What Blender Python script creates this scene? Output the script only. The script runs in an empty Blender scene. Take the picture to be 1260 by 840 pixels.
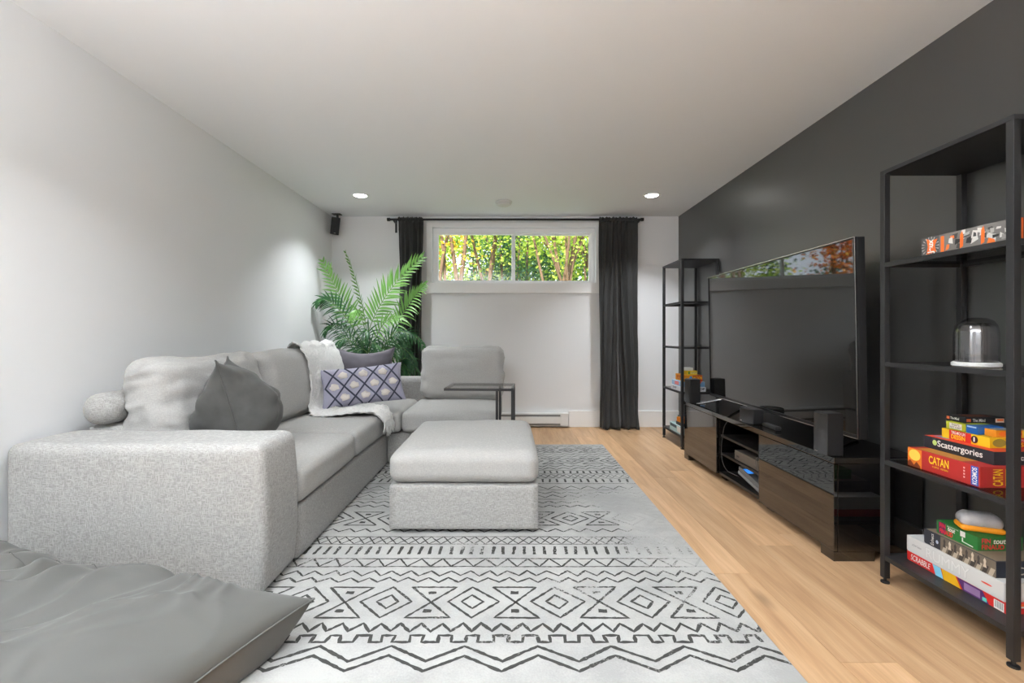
import bpy, bmesh, math, random
from mathutils import Vector, Matrix, noise
R = math.radians
scene = bpy.context.scene
C = scene.collection
# ------------------------------------------------------------------ camera
F, CX, CY, CAMZ = 565.0, 624.0, 411.0, 1.057          # focal (px), vanishing point, eye height
cam = bpy.data.cameras.new('camera'); camo = bpy.data.objects.new('camera', cam); C.objects.link(camo)
camo.location = (0, 0, CAMZ); camo.rotation_euler = (R(90), 0, 0)
cam.sensor_width = 36; cam.lens = F/1260*36; cam.clip_start = 0.02
cam.shift_x = (630-CX)/1260; cam.shift_y = (CY-420)/1260
scene.camera = camo
# ------------------------------------------------------------------ world, sun, exposure
vs = scene.view_settings
vs.view_transform = 'Standard'; vs.look = 'None'; vs.gamma = 1; vs.use_curve_mapping = False; vs.exposure = 0.80
world = bpy.data.worlds.new('World'); scene.world = world; world.use_nodes = True
wn = world.node_tree; bg = wn.nodes['Background']
bg.inputs['Color'].default_value = (0.80, 0.90, 1.0, 1); bg.inputs['Strength'].default_value = 1.75
sun = bpy.data.lights.new('sun', 'SUN'); sun.energy = 9.0; sun.angle = R(1.0); sun.color = (1, .95, .86)
suno = bpy.data.objects.new('sun', sun); C.objects.link(suno)
suno.rotation_euler = Vector((0.35, 1.0, -0.95)).to_track_quat('-Z', 'Y').to_euler()
LAMP_W = 6.6                                           # each recessed ceiling lamp
LAMP_COL = (.928, .966, 1.0)
# ------------------------------------------------------------------ room dimensions (metres)
XL, XR, YB, YF, ZC = -2.0, 1.956, 5.24, -2.6, 2.40
rnd = random.Random(7)

def P(px, py, d):                                       # a photo pixel at depth d
    return Vector(((px-CX)*d/F, d, CAMZ-(py-CY)*d/F))

# ------------------------------------------------------------------ object helpers
WLOC = {}
def put(o, c, parent):
    WLOC[o.name] = Vector(c)
    C.objects.link(o)
    if parent is not None:
        o.parent = parent; o.location = Vector(c)-WLOC[parent.name]
    else:
        o.location = Vector(c)
def tag(o, label=None, cat=None, group=None, kind=None):
    if label: o['label'] = label
    if cat: o['category'] = cat
    if group: o['group'] = group
    if kind: o['kind'] = kind
    return o
def empty(name, loc, label, cat, group=None, kind=None):
    o = bpy.data.objects.new(name, None); o.empty_display_size = .1
    put(o, loc, None); return tag(o, label, cat, group, kind)
def mesh(name, verts, faces, mat, parent=None, smooth=False, label=None):
    """verts in world metres; origin goes to the bottom centre"""
    vs_ = [Vector(v) for v in verts]
    lo = Vector([min(v[i] for v in vs_) for i in range(3)]); hi = Vector([max(v[i] for v in vs_) for i in range(3)])
    c = Vector(((lo.x+hi.x)/2, (lo.y+hi.y)/2, lo.z))
    me = bpy.data.meshes.new(name); me.from_pydata([v-c for v in vs_], [], faces); me.update()
    if smooth: me.polygons.foreach_set('use_smooth', [True]*len(me.polygons))
    if mat: me.materials.append(mat)
    o = bpy.data.objects.new(name, me); put(o, c, parent)
    if label: o['label'] = label
    return o
class MB:
    def __init__(s): s.v = []; s.f = []
    def add(s, v, f):
        n = len(s.v); s.v += [Vector(p) for p in v]; s.f += [tuple(i+n for i in q) for q in f]; return s
    def box(s, x0, x1, y0, y1, z0, z1, b=0, M=None):
        bm = bmesh.new(); bmesh.ops.create_cube(bm, size=1)
        for v in bm.verts:
            v.co = Vector((x0+(v.co.x+.5)*(x1-x0), y0+(v.co.y+.5)*(y1-y0), z0+(v.co.z+.5)*(z1-z0)))
        if b: bmesh.ops.bevel(bm, geom=bm.edges[:], offset=b, segments=2, affect='EDGES', profile=.5)
        bm.verts.index_update()
        vv = [v.co.copy() for v in bm.verts]
        if M: vv = [M @ v for v in vv]
        ff = [tuple(v.index for v in f.verts) for f in bm.faces]; bm.free()
        return s.add(vv, ff)
    def tube(s, pts, rad, n=8, cap=True):
        pts = [Vector(p) for p in pts]; m = len(pts); vv = []; ff = []
        up = None
        for i, p in enumerate(pts):
            t = (pts[min(i+1, m-1)]-pts[max(i-1, 0)]).normalized()
            if up is None: up = t.orthogonal().normalized()
            up = (up - t*up.dot(t)).normalized(); sd = t.cross(up)
            r = rad[i] if isinstance(rad, (list, tuple)) else rad
            for k in range(n):
                a = 2*math.pi*k/n; vv.append(p+up*math.cos(a)*r+sd*math.sin(a)*r)
        for i in range(m-1):
            for k in range(n):
                ff.append((i*n+k, i*n+(k+1) % n, (i+1)*n+(k+1) % n, (i+1)*n+k))
        if cap:
            ff.append(tuple(range(n))[::-1]); ff.append(tuple((m-1)*n+k for k in range(n)))
        return s.add(vv, ff)
    def lathe(s, prof, c, n=32):                         # prof: (r, z) list, closed with caps
        c = Vector(c); vv = []; ff = []
        for r, z in prof:
            for k in range(n):
                a = 2*math.pi*k/n; vv.append(c+Vector((r*math.cos(a), r*math.sin(a), z)))
        for i in range(len(prof)-1):
            for k in range(n):
                ff.append((i*n+k, i*n+(k+1) % n, (i+1)*n+(k+1) % n, (i+1)*n+k))
        ff.append(tuple(range(n))[::-1]); ff.append(tuple((len(prof)-1)*n+k for k in range(n)))
        return s.add(vv, ff)
    def build(s, name, mat, parent=None, smooth=False, label=None):
        return mesh(name, s.v, s.f, mat, parent, smooth, label)
def box(name, x0, x1, y0, y1, z0, z1, mat, parent=None, b=0, M=None, label=None):
    return MB().box(x0, x1, y0, y1, z0, z1, b, M).build(name, mat, parent, False, label)

def rbox(half, r, N=14, fn=None):
    """rounded box surface (local, centred) -> verts, faces"""
    bm = bmesh.new(); bmesh.ops.create_cube(bm, size=2)
    bmesh.ops.subdivide_edges(bm, edges=bm.edges[:], cuts=N-1, use_grid_fill=True)
    hx, hy, hz = half; vv = []
    for v in bm.verts:
        # denser sampling near the edges
        u = Vector([math.copysign(1-(1-abs(c))**1.35, c) for c in v.co])
        q = Vector((u.x*hx, u.y*hy, u.z*hz))
        inn = Vector([max(-(h-r), min(h-r, c)) for c, h in zip(q, half)])
        dv = q-inn
        p = inn+dv.normalized()*r if dv.length > 1e-9 else q
        if fn: p = fn(p, u)
        vv.append(p)
    bm.verts.index_update()
    ff = [tuple(v.index for v in f.verts) for f in bm.faces]; bm.free()
    return vv, ff
def nz(p, s=1.0, o=0.0): return noise.noise(Vector((p[0]*s+o, p[1]*s+o*1.7, p[2]*s-o)))
def frame(origin, xa, za):
    """matrix with local x along xa, local z along (about) za"""
    x = Vector(xa).normalized(); z = Vector(za); z = (z-x*z.dot(x)).normalized(); y = z.cross(x)
    M = Matrix((x, y, z)).transposed().to_4x4(); M.translation = Vector(origin); return M
def cushion(name, centre, half, r, mat, parent, crown=0., wr=0., seed=0., M=None, N=16, bulge=0., axis=2):
    def fn(p, u):
        p = p.copy()
        o = [0, 1, 2]; o.remove(axis)
        k = (1-u[o[0]]**2)*(1-u[o[1]]**2)
        p[axis] += crown*k*(1 if u[axis] > 0 else .25*-1)*abs(u[axis])
        for a in o:
            p[a] += bulge*u[a]*(1-u[axis]**2)
        if wr:
            w = nz((p.x*1.0, p.y*1.0, p.z*2.2), 5, seed)+.55*nz((p.x, p.y, p.z*2.5), 13, seed+3)
            rr = max(abs(u[o[0]]), abs(u[o[1]]))
            p += p.normalized()*wr*w*(.55+.7*rr)
        return p
    vv, ff = rbox(half, r, N, fn)
    T = M if M else Matrix.Translation(Vector(centre))
    return mesh(name, [T @ v for v in vv], ff, mat, parent, True)

from mathutils.bvhtree import BVHTree
def press(o, tgt, dirv, share=1.0, eps=.0015):
    """soft things give way: vertices of o inside tgt move along dirv by a share of the way out"""
    c = WLOC[tgt.name]; d = Vector(dirv).normalized()
    bvh = BVHTree.FromPolygons([v.co+c for v in tgt.data.vertices], [tuple(p.vertices) for p in tgt.data.polygons])
    w = WLOC[o.name]
    for v in o.data.vertices:
        p = v.co+w; q = p.copy(); hits = []
        while len(hits) < 20:
            h = bvh.ray_cast(q, d)
            if h[0] is None: break
            hits.append(h[0]); q = h[0]+d*1e-5
        if len(hits) % 2: v.co += d*(((hits[-1]-p).length+eps)*share)
    o.data.update()
# ------------------------------------------------------------------ materials
def new(name):
    m = bpy.data.materials.new(name); m.use_nodes = True
    return m, m.node_tree, m.node_tree.nodes['Principled BSDF']
def rgb(r, g, b):                                       # sRGB 0-255 -> linear
    f = lambda c: (c/255/12.92 if c/255 <= .04045 else ((c/255+.055)/1.055)**2.4)
    return (f(r), f(g), f(b), 1)
def node(t, k, **kw):
    n = t.nodes.new(k)
    for a, b in kw.items(): setattr(n, a, b)
    return n
def plain(name, col, rough=.5, metal=0., **kw):
    m, t, b = new(name)
    b.inputs['Base Color'].default_value = col; b.inputs['Roughness'].default_value = rough; b.inputs['Metallic'].default_value = metal
    for k, v in kw.items(): b.inputs[k.replace('_', ' ')].default_value = v
    return m
def bumpy(name, col, rough=.6, scale=40., bump=.1, var=.06, dist=.002, metal=0., stretch=(1, 1, 1), detail=3, sheen=0., spec=.5):
    m, t, b = new(name)
    tc = node(t, 'ShaderNodeTexCoord'); mp = node(t, 'ShaderNodeMapping'); mp.inputs['Scale'].default_value = stretch
    n = node(t, 'ShaderNodeTexNoise'); n.inputs['Scale'].default_value = scale; n.inputs['Detail'].default_value = detail
    t.links.new(tc.outputs['Object'], mp.inputs['Vector']); t.links.new(mp.outputs['Vector'], n.inputs['Vector'])
    mx = node(t, 'ShaderNodeMix', data_type='RGBA')
    mx.inputs['A'].default_value = [c*(1-var) for c in col[:3]]+[1]; mx.inputs['B'].default_value = [min(1, c*(1+var)) for c in col[:3]]+[1]
    t.links.new(n.outputs['Fac'], mx.inputs['Factor']); t.links.new(mx.outputs['Result'], b.inputs['Base Color'])
    bp = node(t, 'ShaderNodeBump'); bp.inputs['Strength'].default_value = bump; bp.inputs['Distance'].default_value = dist
    t.links.new(n.outputs['Fac'], bp.inputs['Height']); t.links.new(bp.outputs['Normal'], b.inputs['Normal'])
    b.inputs['Roughness'].default_value = rough; b.inputs['Metallic'].default_value = metal
    b.inputs['Sheen Weight'].default_value = sheen; b.inputs['Specular IOR Level'].default_value = spec
    return m
def weave(name, col, s=260., var=.22, bump=.35):
    """woven upholstery: crossed stretched noises"""
    m, t, b = new(name)
    tc = node(t, 'ShaderNodeTexCoord'); outs = []
    for st in ((1, 1, .18), (.18, .18, 1)):
        mp = node(t, 'ShaderNodeMapping'); mp.inputs['Scale'].default_value = st
        n = node(t, 'ShaderNodeTexNoise'); n.inputs['Scale'].default_value = s; n.inputs['Detail'].default_value = 1
        t.links.new(tc.outputs['Object'], mp.inputs['Vector']); t.links.new(mp.outputs['Vector'], n.inputs['Vector']); outs.append(n)
    mm = node(t, 'ShaderNodeMath', operation='MAXIMUM')
    t.links.new(outs[0].outputs['Fac'], mm.inputs[0]); t.links.new(outs[1].outputs['Fac'], mm.inputs[1])
    mr = node(t, 'ShaderNodeMapRange'); mr.inputs['From Min'].default_value = .42; mr.inputs['From Max'].default_value = .75
    t.links.new(mm.outputs[0], mr.inputs['Value'])
    mx = node(t, 'ShaderNodeMix', data_type='RGBA')
    mx.inputs['A'].default_value = [c*(1-var) for c in col[:3]]+[1]; mx.inputs['B'].default_value = [min(1, c*(1+var)) for c in col[:3]]+[1]
    t.links.new(mr.outputs['Result'], mx.inputs['Factor']); t.links.new(mx.outputs['Result'], b.inputs['Base Color'])
    bp = node(t, 'ShaderNodeBump'); bp.inputs['Strength'].default_value = bump; bp.inputs['Distance'].default_value = .0015
    t.links.new(mr.outputs['Result'], bp.inputs['Height']); t.links.new(bp.outputs['Normal'], b.inputs['Normal'])
    b.inputs['Roughness'].default_value = .9; b.inputs['Specular IOR Level'].default_value = .2; b.inputs['Sheen Weight'].default_value = .15
    return m
def oak(name):
    m, t, b = new(name)
    tc = node(t, 'ShaderNodeTexCoord'); oi = node(t, 'ShaderNodeObjectInfo')
    geo = node(t, 'ShaderNodeNewGeometry')
    ad = node(t, 'ShaderNodeVectorMath', operation='MULTIPLY_ADD')
    ad.inputs[1].default_value = (1, 1, 1)
    cmb = node(t, 'ShaderNodeCombineXYZ'); ml = node(t, 'ShaderNodeMath', operation='MULTIPLY'); ml.inputs[1].default_value = 37.
    t.links.new(oi.outputs['Random'], ml.inputs[0]); t.links.new(ml.outputs[0], cmb.inputs['X']); t.links.new(ml.outputs[0], cmb.inputs['Y'])
    t.links.new(geo.outputs['Position'], ad.inputs[0]); t.links.new(cmb.outputs[0], ad.inputs[2])
    mp = node(t, 'ShaderNodeMapping'); mp.inputs['Scale'].default_value = (9, .7, 1)
    t.links.new(ad.outputs[0], mp.inputs['Vector'])
    n1 = node(t, 'ShaderNodeTexNoise'); n1.inputs['Scale'].default_value = 2.2; n1.inputs['Detail'].default_value = 6; n1.inputs['Distortion'].default_value = .6
    t.links.new(mp.outputs[0], n1.inputs['Vector'])
    mp2 = node(t, 'ShaderNodeMapping'); mp2.inputs['Scale'].default_value = (110, 3.5, 1); t.links.new(ad.outputs[0], mp2.inputs['Vector'])
    n2 = node(t, 'ShaderNodeTexNoise'); n2.inputs['Scale'].default_value = 1.6; n2.inputs['Detail'].default_value = 4
    t.links.new(mp2.outputs[0], n2.inputs['Vector'])
    cr = node(t, 'ShaderNodeValToRGB'); e = cr.color_ramp.elements
    e[0].position = .25; e[0].color = rgb(178, 140, 104); e[1].position = .72; e[1].color = rgb(212, 176, 138)
    q = e.new(.5); q.color = rgb(198, 160, 121)
    t.links.new(n1.outputs['Fac'], cr.inputs['Fac'])
    # fine grain
    mx = node(t, 'ShaderNodeMix', data_type='RGBA', blend_type='MULTIPLY'); mx.inputs['Factor'].default_value = .35
    mr = node(t, 'ShaderNodeMapRange'); mr.inputs['From Min'].default_value = .3; mr.inputs['From Max'].default_value = .65; mr.inputs['To Min'].default_value = .72; mr.inputs['To Max'].default_value = 1.06
    t.links.new(n2.outputs['Fac'], mr.inputs['Value']); t.links.new(cr.outputs['Color'], mx.inputs['A']); t.links.new(mr.outputs['Result'], mx.inputs['B'])
    # knots
    v = node(t, 'ShaderNodeTexVoronoi'); v.inputs['Scale'].default_value = 1.0
    mp3 = node(t, 'ShaderNodeMapping'); mp3.inputs['Scale'].default_value = (3.2, 1.3, 1); t.links.new(ad.outputs[0], mp3.inputs['Vector']); t.links.new(mp3.outputs[0], v.inputs['Vector'])
    kr = node(t, 'ShaderNodeMapRange'); kr.inputs['From Min'].default_value = .02; kr.inputs['From Max'].default_value = .12; kr.inputs['To Min'].default_value = .55; kr.inputs['To Max'].default_value = 1.
    t.links.new(v.outputs['Distance'], kr.inputs['Value'])
    mk = node(t, 'ShaderNodeMix', data_type='RGBA', blend_type='MULTIPLY'); mk.inputs['Factor'].default_value = .8
    t.links.new(mx.outputs['Result'], mk.inputs['A']); t.links.new(kr.outputs['Result'], mk.inputs['B'])
    # per plank tone
    pr = node(t, 'ShaderNodeMapRange'); pr.inputs['To Min'].default_value = .86; pr.inputs['To Max'].default_value = 1.1
    t.links.new(oi.outputs['Random'], pr.inputs['Value'])
    mz = node(t, 'ShaderNodeMix', data_type='RGBA', blend_type='MULTIPLY'); mz.inputs['Factor'].default_value = 1
    t.links.new(mk.outputs['Result'], mz.inputs['A']); t.links.new(pr.outputs['Result'], mz.inputs['B'])
    t.links.new(mz.outputs['Result'], b.inputs['Base Color'])
    b.inputs['Roughness'].default_value = .42; b.inputs['Specular IOR Level'].default_value = .35
    bp = node(t, 'ShaderNodeBump'); bp.inputs['Strength'].default_value = .12; bp.inputs['Distance'].default_value = .001
    t.links.new(n2.outputs['Fac'], bp.inputs['Height']); t.links.new(bp.outputs['Normal'], b.inputs['Normal'])
    return m
def leaf(name, cols, trans=.45, rough=.4):
    """leaf colours picked per loose leaf by a coarse noise; part of the light passes through"""
    m, t, b = new(name); out = t.nodes['Material Output']
    geo = node(t, 'ShaderNodeNewGeometry')
    cr = node(t, 'ShaderNodeValToRGB'); cr.color_ramp.interpolation = 'LINEAR'
    e = cr.color_ramp.elements
    while len(e) < len(cols): e.new(.5)
    for i, c in enumerate(cols): e[i].position = i/(len(cols)-1); e[i].color = c
    t.links.new(geo.outputs['Random Per Island'], cr.inputs['Fac'])
    t.links.new(cr.outputs['Color'], b.inputs['Base Color']); b.inputs['Roughness'].default_value = rough
    tr = node(t, 'ShaderNodeBsdfTranslucent'); t.links.new(cr.outputs['Color'], tr.inputs['Color'])
    mx = node(t, 'ShaderNodeMixShader'); mx.inputs['Fac'].default_value = trans
    t.links.new(b.outputs[0], mx.inputs[1]); t.links.new(tr.outputs[0], mx.inputs[2]); t.links.new(mx.outputs[0], out.inputs['Surface'])
    return m
def emit(name, col, s):
    m, t, b = new(name); b.inputs['Base Color'].default_value = col
    b.inputs['Emission Color'].default_value = col; b.inputs['Emission Strength'].default_value = s; return m
def glass(name, tint=(1, 1, 1, 1), rough=0., through=.92):
    """thin pane: light passes straight through apart from the Fresnel reflection"""
    m, t, b = new(name); out = t.nodes['Material Output']
    tb = node(t, 'ShaderNodeBsdfTransparent'); tb.inputs['Color'].default_value = tint
    gl = node(t, 'ShaderNodeBsdfGlossy'); gl.inputs['Roughness'].default_value = rough
    fr = node(t, 'ShaderNodeFresnel'); fr.inputs['IOR'].default_value = 1.5
    ge = node(t, 'ShaderNodeNewGeometry'); iv = node(t, 'ShaderNodeMath', operation='SUBTRACT'); iv.inputs[0].default_value = 1
    t.links.new(ge.outputs['Backfacing'], iv.inputs[1]); mu = node(t, 'ShaderNodeMath', operation='MULTIPLY')
    t.links.new(fr.outputs[0], mu.inputs[0]); t.links.new(iv.outputs[0], mu.inputs[1])
    mx = node(t, 'ShaderNodeMixShader'); t.links.new(mu.outputs[0], mx.inputs['Fac'])
    t.links.new(tb.outputs[0], mx.inputs[1]); t.links.new(gl.outputs[0], mx.inputs[2]); t.links.new(mx.outputs[0], out.inputs['Surface'])
    return m

M_wall = bumpy('painted_white_wall', rgb(233, 234, 235), .75, 220, .05, .012, .0006, spec=.3)
M_ceil = bumpy('painted_ceiling', rgb(244, 246, 248), .8, 180, .04, .01, .0006, spec=.3)
M_dark = bumpy('charcoal_wall_paint', rgb(58, 58, 57), .38, 200, .03, .05, .0004, spec=.5)
M_dark.node_tree.nodes['Principled BSDF'].inputs['IOR'].default_value = 2.1
M_trim = plain('white_trim', rgb(244, 244, 243), .4)
M_vinyl = plain('white_vinyl', rgb(248, 248, 248), .3)
M_floor = oak('oak_plank')
M_sub = plain('subfloor', rgb(92, 64, 42), .9)
M_sofa = weave('light_grey_weave', rgb(164, 163, 160), 340, .24, .4)
M_sofa2 = weave('light_grey_cushion', rgb(172, 171, 168), 420, .11, .2)
M_seam = plain('seam_shadow_cloth', rgb(120, 119, 116), .95)
M_velvet = bumpy('charcoal_velvet', rgb(76, 76, 74), .75, 18, .15, .3, .004, sheen=.15, spec=.2)
M_purple = bumpy('plum_grey_velvet', rgb(84, 80, 88), .75, 14, .15, .25, .004, sheen=.25)
M_lav = bumpy('lavender_knit', rgb(166, 165, 184), .95, 260, .5, .18, .002, sheen=.2)
M_navy = bumpy('dark_slate_cord', rgb(64, 68, 84), .95, 200, .5, .25, .002)
M_tuft = bumpy('cream_tuft', rgb(226, 220, 212), .95, 160, .8, .12, .006)
M_throw = bumpy('white_chunky_knit', rgb(244, 243, 240), .95, 75, 1.0, .1, .022, detail=5, sheen=.3)
M_bag = bumpy('grey_cotton', rgb(94, 94, 91), .8, 500, .12, .05, .0006, sheen=.15, spec=.25)
M_curtain = bumpy('charcoal_curtain', rgb(56, 56, 55), .75, 60, .3, .25, .003, stretch=(1, 1, .15), sheen=.12, spec=.25)
M_black = plain('black_powder_metal', rgb(38, 38, 39), .45)
M_blackp = plain('black_plastic', rgb(30, 30, 31), .5)
M_grille = bumpy('speaker_cloth', rgb(44, 44, 45), .8, 700, .5, .3, .001)
M_gloss = plain('black_gloss_lacquer', rgb(14, 13, 13), .025, IOR=2.0)
M_inner = plain('black_cabinet_inside', rgb(26, 25, 24), .4)
M_screen = plain('dark_glass_screen', rgb(15, 15, 15), .03, IOR=1.75)
M_silver = plain('brushed_silver', rgb(205, 205, 206), .25, 1.)
M_chrome = plain('ribbed_steel', rgb(150, 150, 152), .14, 1.)
M_glass = glass('window_glass')
M_tglass = glass('tinted_table_glass', (.93, .94, .935, 1))
M_sglass = glass('smoked_shelf_glass', (.45, .45, .45, 1))
M_dome = glass('clear_dome_glass', (.78, .78, .78, 1), .02)
M_lamp = emit('lit_lens', (1, .98, .95, 1), 14)
M_soil = bumpy('potting_soil', rgb(60, 45, 34), .95, 60, .8, .4, .01)
M_pot = plain('dark_pot', rgb(60, 60, 60), .5)
M_smoke = plain('detector_plastic', rgb(226, 225, 222), .45)
M_heat = plain('heater_enamel', rgb(228, 228, 226), .35)
M_slot = plain('heater_slot', rgb(120, 120, 118), .5)
M_cable = plain('grey_cable', rgb(70, 68, 66), .5)
M_led = emit('blue_led', rgb(60, 150, 255), .45)
_pc = {}
def ink(r, g, b, rough=.5):
    k = (r, g, b)
    if k not in _pc: _pc[k] = plain('print_%02x%02x%02x' % k, rgb(*k), rough)
    return _pc[k]

# ================================================================== THE SETTING
fl = box('floor', XL-.3, XR+.3, YF-.3, YB+.3, -.06, -.011, M_sub); tag(fl, kind='structure')
unit = None
PW = .182; row = 0; x = XL-.02
while x < XR:
    y = YF-rnd.random()*1.6
    while y < YB:
        L = rnd.uniform(1.2, 2.1); y1 = min(y+L, YB); y0 = max(y, YF); x1 = min(x+PW, XR)
        xx = max(x, XL)
        if y1-y0 > .05 and x1-xx > .02:
            if unit is None:
                mb = MB().box(-.5, .5, -.5, .5, -1, 0); unit = bpy.data.meshes.new('plank'); unit.from_pydata([tuple(v) for v in mb.v], [], mb.f); unit.materials.append(M_floor)
            o = bpy.data.objects.new('plank', unit); o.scale = (x1-xx-.0012, y1-y0-.0012, .011)
            put(o, ((xx+x1)/2, (y0+y1)/2, 0), fl)
        y += L
    x += PW
tag(box('ceiling', XL-.3, XR+.3, YF-.3, YB+.3, ZC, ZC+.15, M_ceil), kind='structure')
tag(box('wall_left', XL-.2, XL, YF-.2, YB+.2, 0, ZC, M_wall), kind='structure')
tag(box('wall_right', XR, XR+.2, YF-.2, YB+.2, 0, ZC, M_dark), kind='structure')
tag(box('wall_front', XL, XR, YF-.2, YF, 0, ZC, M_wall), kind='structure')
HX0, HX1, HZ0, HZ1 = -.853, 1.010, 1.641, 2.275          # window hole
wb = MB(); T = .22
wb.box(XL, HX0, YB, YB+T, 0, ZC); wb.box(HX1, XR, YB, YB+T, 0, ZC); wb.box(HX0, HX1, YB, YB+T, 0, HZ0); wb.box(HX0, HX1, YB, YB+T, HZ1, ZC)
tag(wb.build('wall_back', M_wall), kind='structure')
# baseboards
bbm = MB().box(.70, XR, YB-.016, YB, 0, .185, .003).box(XL, -.62, YB-.016, YB, 0, .185, .003)
tag(bbm.build('baseboard_back', M_trim), kind='structure')
tag(box('baseboard_left', XL, XL+.016, YF, YB-.016, 0, .185, M_trim, b=.003), kind='structure')
tag(box('baseboard_right', XR-.016, XR, YF, YB-.016, 0, .14, M_dark, b=.003), kind='structure')
# window
win = empty('window_1', (.08, YB, HZ0), 'white horizontal sliding basement window with two panes in the back wall', 'window', kind='structure')
cs = MB()
cs.box(-.917, HX0, YB-.022, YB, HZ0-.01, 2.327, .003).box(HX1, 1.066, YB-.022, YB, HZ0-.01, 2.327, .003)
cs.box(HX0, HX1, YB-.022, YB, HZ1, 2.327, .003); cs.build('casing', M_trim, win)
box('apron', -.925, 1.072, YB-.030, YB, 1.522, 1.640, M_trim, win, .004)
fm = MB(); fy0, fy1 = YB+.05, YB+.13
fm.box(HX0, HX0+.032, fy0, fy1, HZ0, HZ1, .003).box(HX1-.032, HX1, fy0, fy1, HZ0, HZ1, .003)
fm.box(HX0+.032, HX1-.032, fy0, fy1, HZ0, HZ0+.022, .003).box(HX0+.032, HX1-.032, fy0, fy1, HZ1-.05, HZ1, .003)
fm.build('frame', M_vinyl, win)
MX = .072
for a, b_, yy in ((HX0+.032, MX+.022, fy0+.006), (MX-.022, HX1-.032, fy0+.040)):
    s = MB(); z0, z1 = HZ0+.022, HZ1-.05; w = .030
    s.box(a, a+w, yy, yy+.03, z0, z1, .003).box(b_-w, b_, yy, yy+.03, z0, z1, .003)
    s.box(a+w, b_-w, yy, yy+.03, z0, z0+.014, .003).box(a+w, b_-w, yy, yy+.03, z1-.022, z1, .003)
    so = s.build('sash', M_vinyl, win)
    box('pane', a+w-.004, b_-w+.004, yy+.012, yy+.016, z0+.010, z1-.018, M_glass, so)

# ================================================================== LIGHT FITTINGS
def downlight(x, y, label, watt=LAMP_W):
    e = empty('recessed_downlight', (x, y, ZC), label, 'ceiling light', 'recessed ceiling lights')
    MB().lathe([(.062, -.001), (.062, -.006), (.080, -.004), (.082, 0), (.062, 0)], (x, y, ZC), 40).build('trim_ring', M_trim, e, True)
    MB().lathe([(.062, -.0015), (.055, -.006), (.03, -.008), (.001, -.009)], (x, y, ZC), 40).build('lens', M_lamp, e, True)
    l = bpy.data.lights.new('downlight', 'AREA'); l.shape = 'DISK'; l.size = .13; l.energy = watt; l.color = LAMP_COL; l.spread = R(108 if y > 3 else 125)
    o = bpy.data.objects.new('downlight_lamp', l); put(o, (x, y, ZC-.012), e)
downlight(-1.42, 4.44, 'lit round recessed ceiling light above the green palm', 6.5)
downlight(1.40, 4.44, 'lit round recessed ceiling light above the dark curtain near the charcoal wall', 9)
for yy in (1.62, -.9):  # both rows are unseen, added outside the frame to light the room
    for xx, sd in ((-.90, 'white'), (.75, 'charcoal')):
        downlight(xx, yy, 'lit round recessed ceiling light in the %s %s' % ('unseen added near row' if yy > 0 else 'unseen added rear row', 'beside the white wall' if sd == 'white' else 'beside the charcoal wall' if sd == 'charcoal' else 'midway between both walls'), LAMP_W if yy > 0 else 2.5)
def added_uplight(x, y, label, watt):  # unseen uplight added behind the camera to brighten the ceiling
    e = empty('added_uplight_stand', (x, y, 0), label, 'added light')
    MB().lathe([(.14, 0), (.14, .015), (.03, .03)], (x, y, 0.0005), 32).build('base', M_black, e)
    MB().tube([(x, y, .03), (x, y, 1.62)], .012, 12).build('pole', M_black, e, True)
    MB().lathe([(.02, 1.60), (.10, 1.64), (.19, 1.74), (.185, 1.74), (.095, 1.65), (.02, 1.615)], (x, y, 0), 40).build('bowl_shade', M_trim, e, True)
    MB().lathe([(.03, 1.63), (.05, 1.66), (.03, 1.69), (.005, 1.70)], (x, y, 0), 24).build('bulb', M_lamp, e, True)
    l = bpy.data.lights.new('added_uplight', 'AREA'); l.shape = 'DISK'; l.size = .34; l.energy = watt; l.color = LAMP_COL
    o = bpy.data.objects.new('added_uplight_source', l); put(o, (x, y, 1.745), e); o.rotation_euler = (math.pi, 0, 0)
added_uplight(-.85, -.45, 'added unseen uplight shaped as a floor lamp, brightening the ceiling', 112)
sd = empty('smoke_detector', (-.035, 4.66, ZC-.04), 'round white smoke detector on the ceiling before the window', 'smoke detector')
MB().lathe([(.086, 0), (.086, -.012), (.078, -.018)], (-.035, 4.66, ZC), 40).build('base_plate', M_smoke, sd, True)
MB().lathe([(.072, -.018), (.074, -.030), (.055, -.042), (.001, -.044)], (-.035, 4.66, ZC), 40).build('cover', M_smoke, sd, True)

# ================================================================== SOFA
sofa = empty('sectional_sofa', (-1.3, 3.2, .013), 'light grey woven L-shaped sectional sofa along the white wall', 'sofa')
Z0 = .013
def rb(name, x0, x1, y0, y1, z0, z1, r, mat, parent, N=10, fn=None):
    c = Vector(((x0+x1)/2, (y0+y1)/2, (z0+z1)/2)); h = ((x1-x0)/2, (y1-y0)/2, (z1-z0)/2)
    vv, ff = rbox(h, r, N, fn); return mesh(name, [v+c for v in vv], ff, mat, parent, True)
def armfn(p, u):
    p = p.copy(); p.x += .018*(1-u.z**2)*max(0, u.x)**3; p.y -= .012*(1-u.z**2)*(1-u.x**2)*(u.y < 0)*abs(u.y)
    p.z += .006*nz(p, 4, 2)*(u.z > .5); return p
rb('arm', -1.982, -.968, 1.800, 2.112, Z0, .622, .04, M_sofa, sofa, 24, armfn)
rb('base', -1.95, -.962, 2.114, 3.72, Z0, .262, .02, M_sofa, sofa)
rb('base', -1.95, -.075, 3.722, 4.62, Z0, .262, .02, M_sofa, sofa)
rb('backrest', -1.95, -1.775, 2.114, 4.44, .262, .64, .035, M_sofa, sofa)
rb('backrest', -1.95, -.05, 4.442, 4.62, .262, .64, .035, M_sofa, sofa)
cushion('seat_cushion', (-1.355, 2.512, .352), (.405, .390, .088), .05, M_sofa2, sofa, crown=.018, wr=.004, seed=1)
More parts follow.
